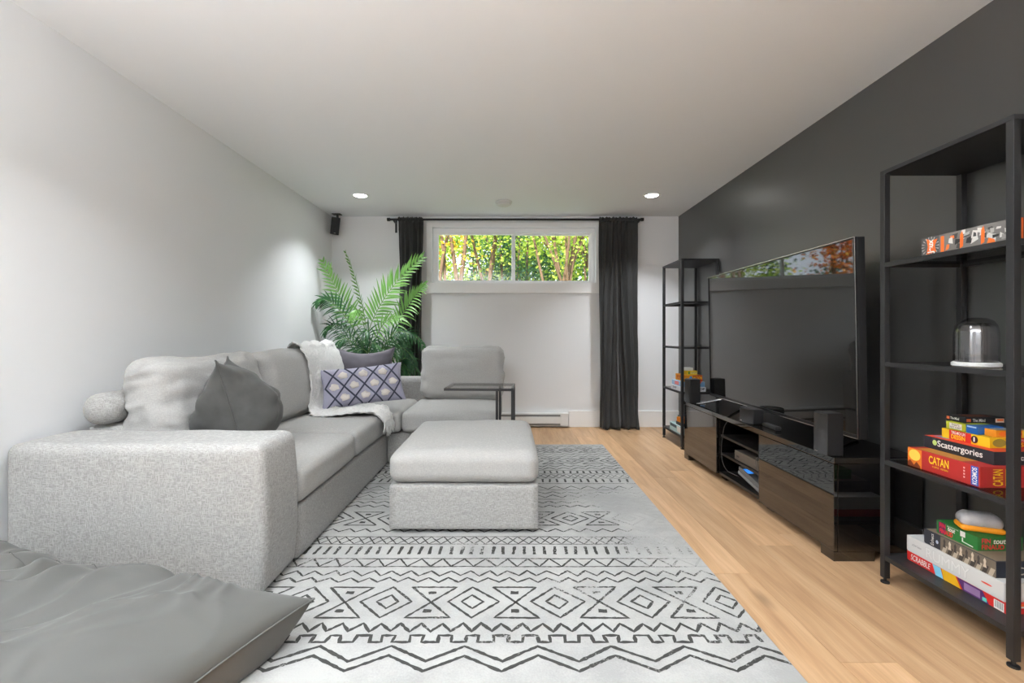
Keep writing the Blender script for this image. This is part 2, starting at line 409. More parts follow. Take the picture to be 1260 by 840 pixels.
cushion('seat_cushion', (-1.355, 3.276, .352), (.405, .360, .088), .05, M_sofa2, sofa, crown=.018, wr=.004, seed=2)
cushion('seat_cushion', (-1.31, 4.045, .352), (.457, .392, .088), .05, M_sofa2, sofa, crown=.016, wr=.004, seed=3)
cushion('seat_cushion', (-.462, 4.045, .352), (.387, .392, .088), .05, M_sofa2, sofa, crown=.02, wr=.004, seed=4)
def tilt_frame(c, ang, yaw=0):                            # local x thickness toward +X, leaning back toward the wall
    return Matrix.Translation(Vector(c)) @ Matrix.Rotation(R(yaw), 4, 'Z') @ Matrix.Rotation(R(-ang), 4, 'Y')
cushA = cushion('back_cushion', None, (.135, .435, .262), .11, M_sofa2, sofa, crown=.03, wr=.026, seed=5, M=tilt_frame((-1.700, 2.560, .68), 6), axis=0, N=40)
cushion('back_cushion', None, (.105, .435, .262), .10, M_sofa2, sofa, crown=.045, wr=.014, seed=9, M=tilt_frame((-1.645, 3.43, .685), 8), axis=0, N=26)
cushion('back_cushion', None, (.105, .150, .25), .09, M_sofa2, sofa, crown=.03, wr=.010, seed=13, M=tilt_frame((-1.655, 4.02, .685), 8), axis=0, N=22)
cushion('back_cushion', None, (.105, .395, .255), .09, M_sofa2, sofa, crown=.05, wr=.016, seed=17, M=tilt_frame((-.425, 4.40, .685), 8, -90), axis=0, N=26)
# roll on top of the backrest by the wall
vv = []; ff = []
bol = MB(); pts = []; rad = []
for i in range(15):
    t = i/14; yy = 2.05+t*.5; pts.append((-1.858, yy, .715)); e = min(t, 1-t)*14
    rad.append(.074*(1-max(0, 1-e/1.6)**2.5*.75))
bol.tube(pts, rad, 24); b_ = bol.build('bolster_cushion', M_sofa, None, True)
press(cushA, b_, (1, 0, 0))
tag(b_, 'light grey bolster roll lying on the sofa backrest against the white wall', 'cushion')

# ottoman
ot = empty('storage_ottoman', (-.215, 2.87, Z0), 'square light grey woven storage ottoman standing on the patterned rug', 'ottoman')
rb('plinth', -.57, .13, 2.46, 3.29, Z0, .035, .006, M_blackp, ot, 4)
rb('base', -.622, .166, 2.405, 3.34, .030, .266, .014, M_sofa, ot, 10)
def otop(p, u):
    p = p.copy()
    if u.z > 0: p.z += .026*(1-u.x**4)*(1-u.y**4)*u.z + .006*nz(p, 6, 5)*u.z
    p += Vector((.004*nz(p, 9, 1), .006*nz(p, 8, 4), 0)); return p
vv, ff = rbox((.398, .472, .081), .055, 24, otop); c = Vector((-.227, 2.872, .351))
mesh('lid_cushion', [v+c for v in vv], ff, M_sofa2, ot, True)

# ================================================================== PILLOWS
def pillow_fn(W, H, T, seed=0, wr=.01, sag=0., pinch=.10, pw=.55, pear=0.):
    def f(u, v, s):
        k = max(0, (1-abs(u)**2.6))**pw*max(0, (1-abs(v)**2.6))**pw
        k *= 1-pear*v
        x = W*u*(1-pinch*(1-v*v)*abs(u)**2); z = H*v*(1-pinch*(1-u*u)*abs(v)**2)
        z -= sag*(1-u*u)*max(0, v)
        w = wr*(nz((x, s*2, z), 6, seed)+.5*nz((x, s*2, z), 15, seed+2))*min(1, k*2)
        return Vector((x, s*(T*k)+w, z))
    return f
def pillow(name, f, M, mat, parent, N=34, edge=None):
    vv = []; ff = []; idx = {}
    for s in (-1, 1):
        for j in range(N+1):
            for i in range(N+1):
                bd = i in (0, N) or j in (0, N)
                if s == 1 and bd: idx[(s, i, j)] = idx[(-1, i, j)]; continue
                u = math.sin((2*i/N-1)*math.pi/2*.999)*.35+(2*i/N-1)*.65; v = math.sin((2*j/N-1)*math.pi/2*.999)*.35+(2*j/N-1)*.65
                idx[(s, i, j)] = len(vv); vv.append(M @ f(u, v, s))
        for j in range(N):
            for i in range(N):
                q = (idx[(s, i, j)], idx[(s, i+1, j)], idx[(s, i+1, j+1)], idx[(s, i, j+1)])
                ff.append(q if s == -1 else q[::-1])
    o = mesh(name, vv, ff, mat, parent, True)
    if edge:
        ring = [(i/24*2-1, -1) for i in range(24)]+[(1, i/24*2-1) for i in range(24)]+[(1-i/24*2, 1) for i in range(24)]+[(-1, 1-i/24*2) for i in range(25)]
        MB().tube([M @ f(u, v, 1) for u, v in ring], edge, 5, False).build('piping', mat, o if parent is None else parent, True)
    return o
# charcoal velvet pillow (seen edge-on) leaning on the first back cushion
def vf(W, H, T):
    g = pillow_fn(W, H, T, 3, .040, .02, .07, .8, .42)
    return g
wdir = Vector((-.42, .90, 0)).normalized()
Mv = frame((-1.395, 2.362, .70), wdir, (-.30, 0.02, 1))
o = pillow('throw_pillow', vf(.220, .243, .195), Mv, M_velvet, None, 40, .004)
press(cushA, o, (-1, 0, 0), .5); press(o, cushA, (1, 0, 0))
for c_ in o.children: press(c_, cushA, (1, 0, 0))
tag(o, 'plump charcoal velvet throw pillow leaning on the back cushion behind the sofa arm', 'pillow')
# plum pillow in the corner
Mp = frame((-1.365, 4.305, .702), (1, .10, -.02), (0, .30, 1))
o = pillow('throw_pillow', pillow_fn(.295, .25, .085, 8, .012, .05, .10), Mp, M_purple, None, 34, .004)
tag(o, 'plum grey velvet throw pillow in the sofa corner before the palm', 'pillow')
# lattice lumbar pillow
lum = empty('lumbar_pillow', (-1.168, 3.735, .48), 'lavender oblong pillow with dark diamond lattice and cream tufts', 'pillow')
Ml = frame((-1.168, 3.735, .642), (1, .46, .085), (-.12, .26, 1))
flum = pillow_fn(.325, .156, .072, 21, .008, 0, .07)
pillow('cover', flum, Ml, M_lav, lum, 34, .004)
def on(u, v, off=.003): return Ml @ (flum(u, v, -1)+Vector((0, -off, 0)))
cords = MB(); n = 26
AU, AV = .48, 1.16
for k in range(-5, 6):
    for sg in (1, -1):
        pts = []
        for i in range(n+1):
            v = -.99+1.98*i/n; u = AU*(k+.5*0)-sg*v*AU/AV
            if -.98 <= u <= .98: pts.append(on(u, v))
        if len(pts) > 2: cords.tube(pts, .0062, 6)
cords.build('lattice_cord', M_navy, lum, True)
for rowi, v in enumerate((-.56, 0.0, .56)):
    for k in range(-2, 3):
        u = AU*(k+.5) if v == 0 else AU*k
        if not -.85 < u < .95: continue
        c = on(u, v, .002); mb = MB(); vv = []; ff = []
        m_, q_ = 6, 12
        for a in range(m_+1):
            for b in range(q_):
                ph = a/m_*math.pi/2; th = 2*math.pi*b/q_; r_ = .033*math.cos(ph)*(1+.14*math.sin(5*th+k)+.08*math.cos(3*th+rowi))
                vv.append(c+Ml.to_3x3() @ Vector((r_*math.cos(th)*1.1, -.016*math.sin(ph), r_*math.sin(th)*.85)))
        for a in range(m_):
            for b in range(q_): ff.append((a*q_+b, a*q_+(b+1) % q_, (a+1)*q_+(b+1) % q_, (a+1)*q_+b))
        mb.add(vv, ff).build('tuft', M_tuft, lum, True)

# ================================================================== KNITTED THROW
rows = [((-1.80, 3.68, .78), (-1.79, 4.20, .78)), ((-1.770, 3.66, .905), (-1.755, 4.18, .91)), ((-1.64, 3.52, .975), (-1.62, 4.14, .985)),
        ((-1.53, 3.50, .88), (-1.51, 4.12, .89)), ((-1.480, 3.47, .68), (-1.45, 4.10, .70)), ((-1.475, 3.43, .505), (-1.42, 4.05, .52)),
        ((-1.40, 3.33, .468), (-1.28, 3.85, .472)), ((-1.22, 3.30, .478), (-1.12, 3.78, .476)), ((-1.06, 3.36, .476), (-1.0, 3.72, .472)),
        ((-.965, 3.40, .455), (-.935, 3.63, .455)), ((-.925, 3.42, .40), (-.915, 3.61, .395))]
def cat(p0, p1, p2, p3, t):
    return .5*((2*p1)+(-p0+p2)*t+(2*p0-5*p1+4*p2-p3)*t*t+(-p0+3*p1-3*p2+p3)*t**3)
def rowat(s):
    i = min(int(s), len(rows)-2); t = s-i; g = lambda k, e: Vector(rows[max(0, min(len(rows)-1, k))][e])
    return [cat(g(i-1, e), g(i, e), g(i+1, e), g(i+2, e), t) for e in (0, 1)]
th = empty('knitted_throw', (-1.3, 3.7, .45), 'white chunky knitted throw with fringe draped over cushion and seat', 'throw')
NS, NT = 110, 46; vv = []; ff = []
for a in range(NS+1):
    s = a/NS*(len(rows)-1); A, B = rowat(s)
    for b in range(NT+1):
        t = b/NT; p = A.lerp(B, t)
        e = .10*noise.noise(Vector((s*.9, 3, b*.02)))
        p = A.lerp(B, t+e*t*(1-t))
        fold = .5+.5*math.sin(t*19+s*.8+2*noise.noise(Vector((s*.6, t*2, 1))))
        lift = (.026 if s < 2.5 or s > 5.7 else .010)*fold+.010*noise.noise(Vector((p.x*14, p.y*14, p.z*14)))+.0055*math.sin(a*1.5)*math.sin(b*1.6+1.5*(a%2))
        nrm = Vector((.75, -.1, .65)) if 2 <= s < 6 else Vector((.1, 0, 1)) if s >= 6 and s < 9.2 else Vector((.9, 0, .4)) if s >= 9.2 else Vector((0, 0, 1))
        vv.append(p+nrm.normalized()*lift)
for a in range(NS):
    for b in range(NT):
        q = a*(NT+1)+b; ff.append((q, q+1, q+NT+2, q+NT+1))
o = mesh('blanket', vv, ff, M_throw, th, True); md = o.modifiers.new('thickness', 'SOLIDIFY'); md.thickness = .012; md.offset = 1
A, B = rowat(len(rows)-1.001); fr = MB()
for i in range(30):
    p = A.lerp(B, i/29)+Vector((.012, 0, .0)); dx, dy = rnd.uniform(-.006, .016), rnd.uniform(-.016, .016); L = rnd.uniform(.07, .12)
    fr.tube([p, p+Vector((dx*.5+.006, dy*.6, -L*.4)), p+Vector((dx, dy, -L*.75)), p+Vector((dx*1.2, dy*.7, -L))], [.0055, .005, .0045, .003], 5)
f_ = fr.build('fringe', M_throw, th, True); f_['kind'] = 'stuff'

# ================================================================== BEAN BAG
def bag():
    FL, FR, NR, NL = Vector((-1.975, 1.735, 0)), Vector((-.665, 1.585, 0)), Vector((-.97, .72, 0)), Vector((-1.975, .62, 0))
    N1, N2 = 150, 110; vv = []; ff = []; idx = {}
    for s in (1, -1):
        for j in range(N2+1):
            for i in range(N1+1):
                bd = i in (0, N1) or j in (0, N2)
                if s == -1 and bd: idx[(s, i, j)] = idx[(1, i, j)]; continue
                u = i/N1; v = j/N2
                p = NL.lerp(NR, u).lerp(FL.lerp(FR, u), v)
                U, V = 2*u-1, 2*v-1
                p.x -= .05*(1-V*V)*max(0, U)**3
                p.y -= .03*(1-U*U)*max(0, V)**3
                k = max(0, 1-abs(U)**3.2)**.55*max(0, 1-abs(V)**3.4)**.5
                edge = .115+.03*max(0, U)*max(0, V)+.055*max(0, -U)-.07*max(0, U)*max(0, -V)
                if s == 1:
                    z = edge+(.145-.015*U+.02*max(0, -V))*k
                    d_ = p.x*.80+p.y*.6; e_ = p.x*-.6+p.y*.8
                    rid = lambda w: max(0., 1-abs(w))
                    far = max(0, V)**1.5
                    # creases that run in from the far seam
                    w1 = rid(1.5*noise.noise(Vector((p.x*9.5-p.y*2.6+1.1*noise.noise(p*4), p.y*1.4, 4))))**1.8
                    w2 = rid(1.6*noise.noise(Vector((d_*1.5+.5*noise.noise(p*4), e_*7.0, 9))))**2.2
                    left = max(0, -U*.8+.35)
                    z += min(1, k*1.4)*(.060*w1*(.12+1.0*far)*(1.0 if U < .3 else max(0, 1-(U-.3)*2)) + .085*w2*(.25+left)*min(1, 1.3-far)*(1 if U < .4 else max(0, 1-(U-.4)*2.2)) + .014*noise.noise(p*6)+.012*w1*w2)
                    p.y += .008*noise.noise(p*5)*k
                else:
                    z = max(Z0, edge-edge*1.1*min(1, k*2.6))+.0
                p.z = z; idx[(s, i, j)] = len(vv); vv.append(p)
        for j in range(N2):
            for i in range(N1):
                q = (idx[(s, i, j)], idx[(s, i+1, j)], idx[(s, i+1, j+1)], idx[(s, i, j+1)])
                ff.append(q if s == 1 else q[::-1])
    return vv, ff, idx, N1, N2
vv, ff, idx, N1, N2 = bag()
bb = empty('bean_bag', (-1.4, 1.15, Z0), 'large wrinkled grey cotton bean bag lying before the sofa arm', 'bean bag')
o = mesh('cover', vv, ff, M_bag, bb, True); md = o.modifiers.new('relax', 'SMOOTH'); md.factor = .5; md.iterations = 3
MB().tube([vv[idx[(1, i, N2)]] for i in range(0, N1+1, 2)]+[vv[idx[(1, N1, j)]] for j in range(N2, -1, -2)], .0035, 5).build('seam', M_bag, bb, True)
j_ = N2-16
MB().tube([vv[idx[(1, i, j_-int(3*math.sin(i*.05)))]]+Vector((0, 0, .0005)) for i in range(2, 84)], .0013, 4).build('stitch_line', plain('stitch', rgb(84, 84, 82), .9), bb, True)

# ================================================================== RUG
RX0, RX1, RY0, RY1 = -1.10, .905, 1.34, 4.362
def rug_mats():
    m, t, b = new('rug_pile')
    tc = node(t, 'ShaderNodeNewGeometry')
    n = node(t, 'ShaderNodeTexNoise'); n.inputs['Scale'].default_value = 2.6; n.inputs['Detail'].default_value = 6; n.inputs['Roughness'].default_value = .65
    t.links.new(tc.outputs['Position'], n.inputs['Vector'])
    n2 = node(t, 'ShaderNodeTexNoise'); n2.inputs['Scale'].default_value = 160; t.links.new(tc.outputs['Position'], n2.inputs['Vector'])
    cr = node(t, 'ShaderNodeValToRGB'); e = cr.color_ramp.elements; e[0].position = .38; e[0].color = rgb(160, 160, 158); e[1].position = .60; e[1].color = rgb(178, 178, 175)
    mm = node(t, 'ShaderNodeMath', operation='MULTIPLY_ADD'); mm.inputs[1].default_value = .28; mm.inputs[2].default_value = -.14
    t.links.new(n2.outputs['Fac'], mm.inputs[0]); ad = node(t, 'ShaderNodeMath', operation='ADD'); t.links.new(n.outputs['Fac'], ad.inputs[0]); t.links.new(mm.outputs[0], ad.inputs[1])
    t.links.new(ad.outputs[0], cr.inputs['Fac']); t.links.new(cr.outputs['Color'], b.inputs['Base Color'])
    bp = node(t, 'ShaderNodeBump'); bp.inputs['Strength'].default_value = .4; bp.inputs['Distance'].default_value = .002
    t.links.new(n2.outputs['Fac'], bp.inputs['Height']); t.links.new(bp.outputs['Normal'], b.inputs['Normal'])
    b.inputs['Roughness'].default_value = .95; b.inputs['Specular IOR Level'].default_value = .1
    # woven dark yarn with worn-off patches
    m2, t, b = new('rug_dark_yarn')
    g = node(t, 'ShaderNodeNewGeometry'); sx = node(t, 'ShaderNodeSeparateXYZ'); t.links.new(g.outputs['Position'], sx.inputs[0])
    big = node(t, 'ShaderNodeTexNoise'); big.inputs['Scale'].default_value = 3.0; big.inputs['Detail'].default_value = 3; t.links.new(g.outputs['Position'], big.inputs['Vector'])
    fine = node(t, 'ShaderNodeTexNoise'); fine.inputs['Scale'].default_value = 130; fine.inputs['Detail'].default_value = 2; t.links.new(g.outputs['Position'], fine.inputs['Vector'])
    def M(op, a, b_, c=None):
        q = node(t, 'ShaderNodeMath', operation=op)
        for i, s in enumerate((a, b_, c)):
            if s is None: continue
            if isinstance(s, (int, float)): q.inputs[i].default_value = s
            else: t.links.new(s, q.inputs[i])
        return q.outputs[0]
    # wear grows toward the walked-on right half, strongest around y = 2.6
    dy = M('SUBTRACT', sx.outputs['Y'], 2.62); dy2 = M('MULTIPLY', dy, dy); bell = M('POWER', 2.718, M('MULTIPLY', dy2, -3.2))
    rx = M('MAXIMUM', M('MULTIPLY_ADD', sx.outputs['X'], .62, -.06), 0.0)
    wear = M('MULTIPLY', rx, bell)
    tot = M('ADD', M('MULTIPLY', M('SUBTRACT', big.outputs['Fac'], .5), 2.2), M('MULTIPLY_ADD', wear, 2.2, -.22))
    tot = M('ADD', tot, M('MULTIPLY', M('SUBTRACT', fine.outputs['Fac'], .5), 1.5))
    mr = node(t, 'ShaderNodeMapRange'); mr.inputs['From Min'].default_value = .02; mr.inputs['From Max'].default_value = .34
    t.links.new(tot, mr.inputs['Value'])
    mx = node(t, 'ShaderNodeMix', data_type='RGBA'); mx.inputs['A'].default_value = rgb(70, 70, 68); mx.inputs['B'].default_value = rgb(166, 166, 163)
    t.links.new(mr.outputs['Result'], mx.inputs['Factor']); t.links.new(mx.outputs['Result'], b.inputs['Base Color'])
    b.inputs['Roughness'].default_value = .95; b.inputs['Specular IOR Level'].default_value = .1
    return m, m2
M_rug, M_yarn = rug_mats()
rug = empty('area_rug', (-.1, 2.85, 0), 'off-white area rug woven with dark grey tribal zigzags and diamonds', 'rug')
box('pile', RX0, RX1, RY0, RY1, .0005, .011, M_rug, rug, .003)
st = MB()
def stroke(pts, w=.0085, closed=False):
    """flat yarn stroke with slightly ragged edges"""
    pts = [Vector((p[0], p[1])) for p in pts]
    if closed: pts = pts+[pts[0]]
    out = []
    for a, b in zip(pts[:-1], pts[1:]):
        n_ = max(1, int((b-a).length/.012))
        for i in range(n_): out.append(a.lerp(b, i/n_))
    out.append(pts[-1]); vv = []
    for i, p in enumerate(out):
        if closed and i in (0, len(out)-1): t = (out[1]-out[-2]).normalized()
        else: t = (out[min(i+1, len(out)-1)]-out[max(i-1, 0)])
        t = t.normalized() if t.length > 0 else Vector((1, 0)); nn = Vector((-t.y, t.x))
        j = .0012; ww = w*.57*(1+rnd.uniform(-.25, .25))
        for sgn in (1, -1):
            q = p+nn*sgn*ww+Vector((rnd.uniform(-j, j), rnd.uniform(-j, j)))
            vv.append((max(RX0+.004, min(RX1-.004, q.x)), q.y, .0118))
    ff = [(2*i, 2*i+1, 2*i+3, 2*i+2) for i in range(len(out)-1)
          if not (vv[2*i][0] >= RX1-.0041 and vv[2*i+2][0] >= RX1-.0041) and not (vv[2*i][0] <= RX0+.0041 and vv[2*i+2][0] <= RX0+.0041)]
    st.add(vv, ff)
def zig(y0, y1, per, w=.0085, x0=RX0, jit=.006, ph=0.):
    x = x0+ph; k = 0; pts = []
    while x < RX1+per:
        pts.append((x+rnd.uniform(-jit, jit), (y0 if k % 2 else y1)+rnd.uniform(-jit*.4, jit*.4))); x += per/2; k += 1
    stroke(pts, w)
def hline(y, w=.006): stroke([(RX0+.005+i*.1, y+rnd.uniform(-.002, .002)) for i in range(21)], w)
def cren(y0, y1, per, w=.012):
    x = RX0; pts = []
    while x < RX1:
        a = per*rnd.uniform(.42, .58); sl = rnd.uniform(-.006, .01)
        pts += [(x, y0), (x+sl, y1), (x+a, y1), (x+a+sl, y0)]; x += per
    stroke(pts, w)
def motif(y0, y1, per, xc, w=.0085):
    ym = (y0+y1)/2; k = 0; x = xc-6*per
    while x < RX1+per:
        if x > RX0-per:
            j = lambda: rnd.uniform(-.008, .008)
            h = .088*per/.33
            stroke([(x-h+j(), y1), (x+h+j(), y1+j()*.3), (x-h*.95+j(), y0), (x+h*1.05+j(), y0+j()*.3), (x-h+j(), y1)], w)   # hourglass
            for yy in (y0+(y1-y0)*.2, y1-(y1-y0)*.2): stroke([(x-.016, yy+j()*.3), (x-.006, yy+.001), (x+.006, yy), (x+.016, yy)], .017*per/.33)
            xd = x+per/2; a, c = .100*per/.33, (y1-y0)*.5
            stroke([(xd-a+j(), ym), (xd+j(), ym+c), (xd+a+j(), ym), (xd+j(), ym-c)], w, True)
            stroke([(xd-a*.42, ym+j()*.3), (xd+j(), ym+c*.44), (xd+a*.42, ym+j()*.3), (xd+j(), ym-c*.44)], w, True)
        x += per
def dashes(y0, y1, sp, w=.013):
    x = RX0+.03
    while x < RX1-.02: stroke([(x+rnd.uniform(-.004, .004), y0), (x+rnd.uniform(-.004, .008), y1)], w); x += sp
def lattice(y0, y1, per, w=.006): zig(y0, y1, per, w, ph=0); zig(y1, y0, per, w, ph=0)
zig(1.425, 1.494, .245, .011, ph=-.02, jit=.004); zig(1.468, 1.539, .245, .011, ph=-.02, jit=.004)
cren(1.560, 1.594, .096, .011)
zig(1.616, 1.660, .072, .011)
motif(1.694, 1.898, .332, .03, .009)
zig(1.936, 1.972, .085); zig(1.988, 2.030, .085)
hline(2.066); zig(2.068, 2.138, .10, .008); hline(2.14); dashes(2.182, 2.262, .05); hline(2.288); lattice(2.29, 2.368, .11); hline(2.370)
zig(2.43, 2.468, .085)
motif(2.515, 2.70, .332, -.14, .009)
zig(2.775, 2.81, .085); zig(2.84, 2.875, .085); hline(2.91, .005); zig(2.94, 2.99, .10, .007); zig(3.01, 3.05, .1, .007); hline(3.08, .005); zig(3.10, 3.16, .11, .007)
hline(3.215); dashes(3.245, 3.315, .055); hline(3.335); lattice(3.345, 3.43, .11); hline(3.44); dashes(3.455, 3.51, .05); hline(3.525)
zig(3.55, 3.60, .11); zig(3.62, 3.67, .11); motif(3.70, 3.88, .332, .03, .010); zig(3.91, 3.95, .1)
zig(3.98, 4.02, .1); motif(4.06, 4.22, .30, .1, .009); zig(4.25, 4.29, .1); hline(4.32)
o = st.build('woven_pattern', M_yarn, rug); o['kind'] = 'stuff'

# ================================================================== SIDE TABLE
tb = empty('laptop_table', (-.2, 3.6, Z0), 'black metal C-shaped side table with clear glass top over the sofa seat', 'table')
Mt = Matrix.Translation((-.205, 3.615, 0)) @ Matrix.Rotation(R(-3), 4, 'Z')
w2, d2, b = .262, .18, .018
f = MB()
f.box(-w2, w2, -d2, -d2+b, .632, .650, 0, Mt).box(-w2, w2, d2-b, d2, .632, .650, 0, Mt)
f.box(-w2, -w2+b, -d2+b, d2-b, .632, .650, 0, Mt).box(w2-b, w2, -d2+b, d2-b, .632, .650, 0, Mt); f.build('top_frame', M_black, tb)
box('glass_top', -w2+.004, w2-.004, -d2+.004, d2-.004, .6505, .6555, M_tglass, tb, 0, Mt)
for lx in (w2-b, w2-b-.115):
    for ly in (-d2, d2-b): box('leg', lx, lx+b, ly, ly+b, .03, .632, M_black, tb, 0, Mt)
for ly in (-d2, d2-b): box('foot_rail', w2-b-.115, w2, ly, ly+b, Z0, .03, M_black, tb, 0, Mt)
box('cross_rail', w2-b, w2, -d2+b, d2-b, Z0, .03, M_black, tb, 0, Mt)

# ================================================================== BASEBOARD HEATER
ht = empty('baseboard_heater', (.05, YB, 0), 'low white electric baseboard heater under the window', 'heater')
h0, h1 = -.6, .69
box('body', h0, h1, YB-.055, YB-.001, .02, .165, M_heat, ht, .004)
box('front_panel', h0+.004, h1-.004, YB-.068, YB-.056, .052, .124, M_heat, ht, .002)
box('air_slot', h0+.03, h1-.09, YB-.062, YB-.0555, .128, .150, M_slot, ht); box('air_slot', h0+.03, h1-.09, YB-.062, YB-.0555, .030, .048, M_slot, ht)
box('end_cap', h1-.085, h1, YB-.070, YB-.0555, .02, .165, M_heat, ht, .002)

# ================================================================== CURTAINS
rod = empty('curtain_rod', (.08, 5.15, 2.33), 'black metal curtain rod above the basement window', 'curtain rod')
RZ, RY = 2.343, 5.15
MB().tube([(-1.30, RY, RZ), (1.485, RY, RZ)], .0125, 16).build('pole', M_black, rod, True)
for x, s in ((-1.30, -1), (1.485, 1)): MB().tube([(x, RY, RZ), (x+s*.012, RY, RZ), (x+s*.012, RY, RZ), (x+s*.045, RY, RZ)], [.0125, .0125, .019, .019], 16).build('finial', M_black, rod)
for x in (-1.265, 1.476):
    m = MB().box(x-.012, x+.012, YB-.006, YB-.0005, RZ-.13, RZ+.02).box(x-.008, x+.008, RY-.004, YB-.006, RZ-.03, RZ-.012).box(x-.01, x+.01, RY-.016, RY+.016, RZ-.024, RZ-.0127)
    m.build('bracket', M_black, rod)
def curtain(x0t, x1t, x0b, x1b, zb, folds, seed, label):
    e = empty('curtain', ((x0b+x1b)/2, 5.15, zb), label, 'curtain', 'dark curtains on the rod')
    NU, NV = 160, 70; vv = []; ff = []
    for j in range(NV+1):
        t = j/NV; z = 2.3235+(zb-2.3235)*t
        a = x0t+(x0b-x0t)*t+.010*math.sin(t*5+seed); b = x1t+(x1b-x1t)*t+.010*math.sin(t*4+seed*2)
        for i in range(NU+1):
            u = i/NU
            ph = folds*2*math.pi*(u+.05*math.sin(2.6*t+u*5+seed)+.11*nz((u*2.4, t*1.1, seed)))
            amp = .030+.016*t
            if t < .06: amp *= .75
            y = 5.137-.012*t+amp*(math.sin(ph)+.35*math.sin(2.3*ph+1.3*seed+t*2))*(.85+.9*nz((u*3, t*1.2, seed+5)))-.02*t
            if t < .05: y = min(y, 5.137-.0) if True else y
            y += .010*nz((u*3, t*14, seed))*(1 if t > .1 else .3)
            if t > .93: y -= .02*(t-.93)/.07*math.sin(u*23+seed)+.03*(t-.93)/.07
            x = a+(b-a)*u+.008*math.sin(2*ph)+.008*nz((u*2, t*5, seed+1))
            vv.append((x, min(y, YB-.035), z+.006*math.sin(u*31)*(t > .98)))
    for j in range(NV):
        for i in range(NU):
            q = j*(NU+1)+i; ff.append((q, q+1, q+NU+2, q+NU+1))
    o = mesh('panel', vv, ff, M_curtain, e, True); md = o.modifiers.new('thickness', 'SOLIDIFY'); md.thickness = .002; md.offset = 0
    # gathered rod pocket
    vv = []; ff = []; n_ = 14
    for i in range(NU+1):
        u = i/NU; x = x0t+(x1t-x0t)*u
        for k in range(n_):
            an = 2*math.pi*k/n_; r_ = .021+.004*math.sin(u*70+an*2+seed)+.003*math.sin(u*37)
            vv.append((x, RY+r_*math.cos(an), RZ+r_*math.sin(an)*1.15))
    for i in range(NU):
        for k in range(n_): ff.append((i*n_+k, i*n_+(k+1) % n_, (i+1)*n_+(k+1) % n_, (i+1)*n_+k))
    mesh('rod_pocket', vv, ff, M_curtain, e, True)
curtain(-1.222, -.945, -1.18, -.95, .05, 5, 1.3, 'dark charcoal curtain hanging behind the palm')
curtain(1.035, 1.458, 1.03, 1.46, .012, 6, 4.1, 'dark charcoal curtain hanging free to the oak floor')

# ================================================================== PALM
palm = empty('potted_palm', (-1.52, 4.93, 0), 'green potted areca palm in the corner behind the sofa', 'plant')
px_, py_ = -1.50, 4.93
MB().lathe([(.12, 0), (.155, .30), (.162, .33), (.148, .33), (.14, .29)], (px_, py_, 0), 32).build('pot', M_pot, palm, True)
MB().lathe([(.139, .25), (.139, .288), (.001, .292)], (px_, py_, 0), 32).build('soil', M_soil, palm)
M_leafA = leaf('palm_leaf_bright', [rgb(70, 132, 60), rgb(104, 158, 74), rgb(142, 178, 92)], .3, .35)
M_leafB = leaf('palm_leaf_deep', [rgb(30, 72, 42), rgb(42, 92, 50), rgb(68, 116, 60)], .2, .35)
M_stem = plain('palm_stem', rgb(104, 138, 70), .5)
restv = MB()
def leaflet_geo(p, dirv, nrm, L, w, droop):
    """narrow folded blade"""
    d = dirv.normalized(); s = d.cross(nrm).normalized(); pts = []; prev = p.copy(); vv = []; ff = []
    K = 5
    for i in range(K+1):
        t = i/K; ww = w*(.35+1.3*t if t < .3 else 1-.0*t)*(1-t**2.2)*(1 if t < 1 else 0)
        ww = w*min(1, .3+3*t)*(1-t**2.4)
        c = prev
        if i: vv += [c-s*ww+nrm*ww*.35, c, c+s*ww+nrm*ww*.35]
        else: vv += [c-s*w*.25, c, c+s*w*.25]
        d = (d+Vector((0, 0, -droop/K))).normalized(); prev = prev+d*L/K
    for i in range(K):
        a = i*3; b = a+3
        ff += [(a, a+1, b+1, b), (a+1, a+2, b+2, b+1)]
    return vv, ff
lf_count = 0
def frond(base, ctrl, tip, face, n_, L, w, mat, single, droop=.5, start=.2, spread=1.0):
    """base/ctrl/tip world points of the rachis, face = direction the blade looks toward"""
    global lf_count
    base, ctrl, tip = Vector(base), Vector(ctrl), Vector(tip); face = Vector(face).normalized()
    bez = lambda t: base*(1-t)**2+ctrl*2*t*(1-t)+tip*t*t
    pts = [bez(i/16) for i in range(17)]
    # stem that rises from the pot to the frond
    root = Vector((px_+rnd.uniform(-.05, .05), py_+rnd.uniform(-.05, .05), .27))
    mid = (root+base)/2+Vector((0, 0, .08))
    stem = [root*(1-t)**2+mid*2*t*(1-t)+base*t*t for t in (0, .25, .5, .75)]
    fr_ = MB().tube(stem+pts, [.006]*4+[.0055-.0042*i/16 for i in range(17)], 6).build('frond', M_stem, palm, True)
    for i in range(n_):
        t = start+(1-start)*(i+.5)/n_
        p = bez(t); tan = (bez(min(1, t+.01))-bez(t-.01)).normalized()
        side = tan.cross(face).normalized()
        prof = (.55+.45*math.sin(min(1, (t-start)/(1-start)*1.25+.12)*math.pi)) if t < .8 else max(.35, (1-t)*2.6+.25)
        for sg in (1, -1):
            d = side*sg*spread*(1-.35*t)+tan*(.50+.7*t)+face*rnd.uniform(-.10, .22)+Vector((rnd.uniform(-.05, .05),)*3)
            l_ = L*prof*rnd.uniform(.88, 1.08); dr = droop*rnd.uniform(.7, 1.3)
            vv, ff = leaflet_geo(p, d, face, l_, w*rnd.uniform(.85, 1.1), dr)
            vv = [Vector((max(XL+.012, v.x), min(v.y, YB-.02), v.z)) for v in vv]
            if single and lf_count < 300:
                mesh('leaflet', vv, ff, mat, fr_, True); lf_count += 1
            else:
                restv.add(vv, ff)
Q = P
toC = (0.1, -1, .15)
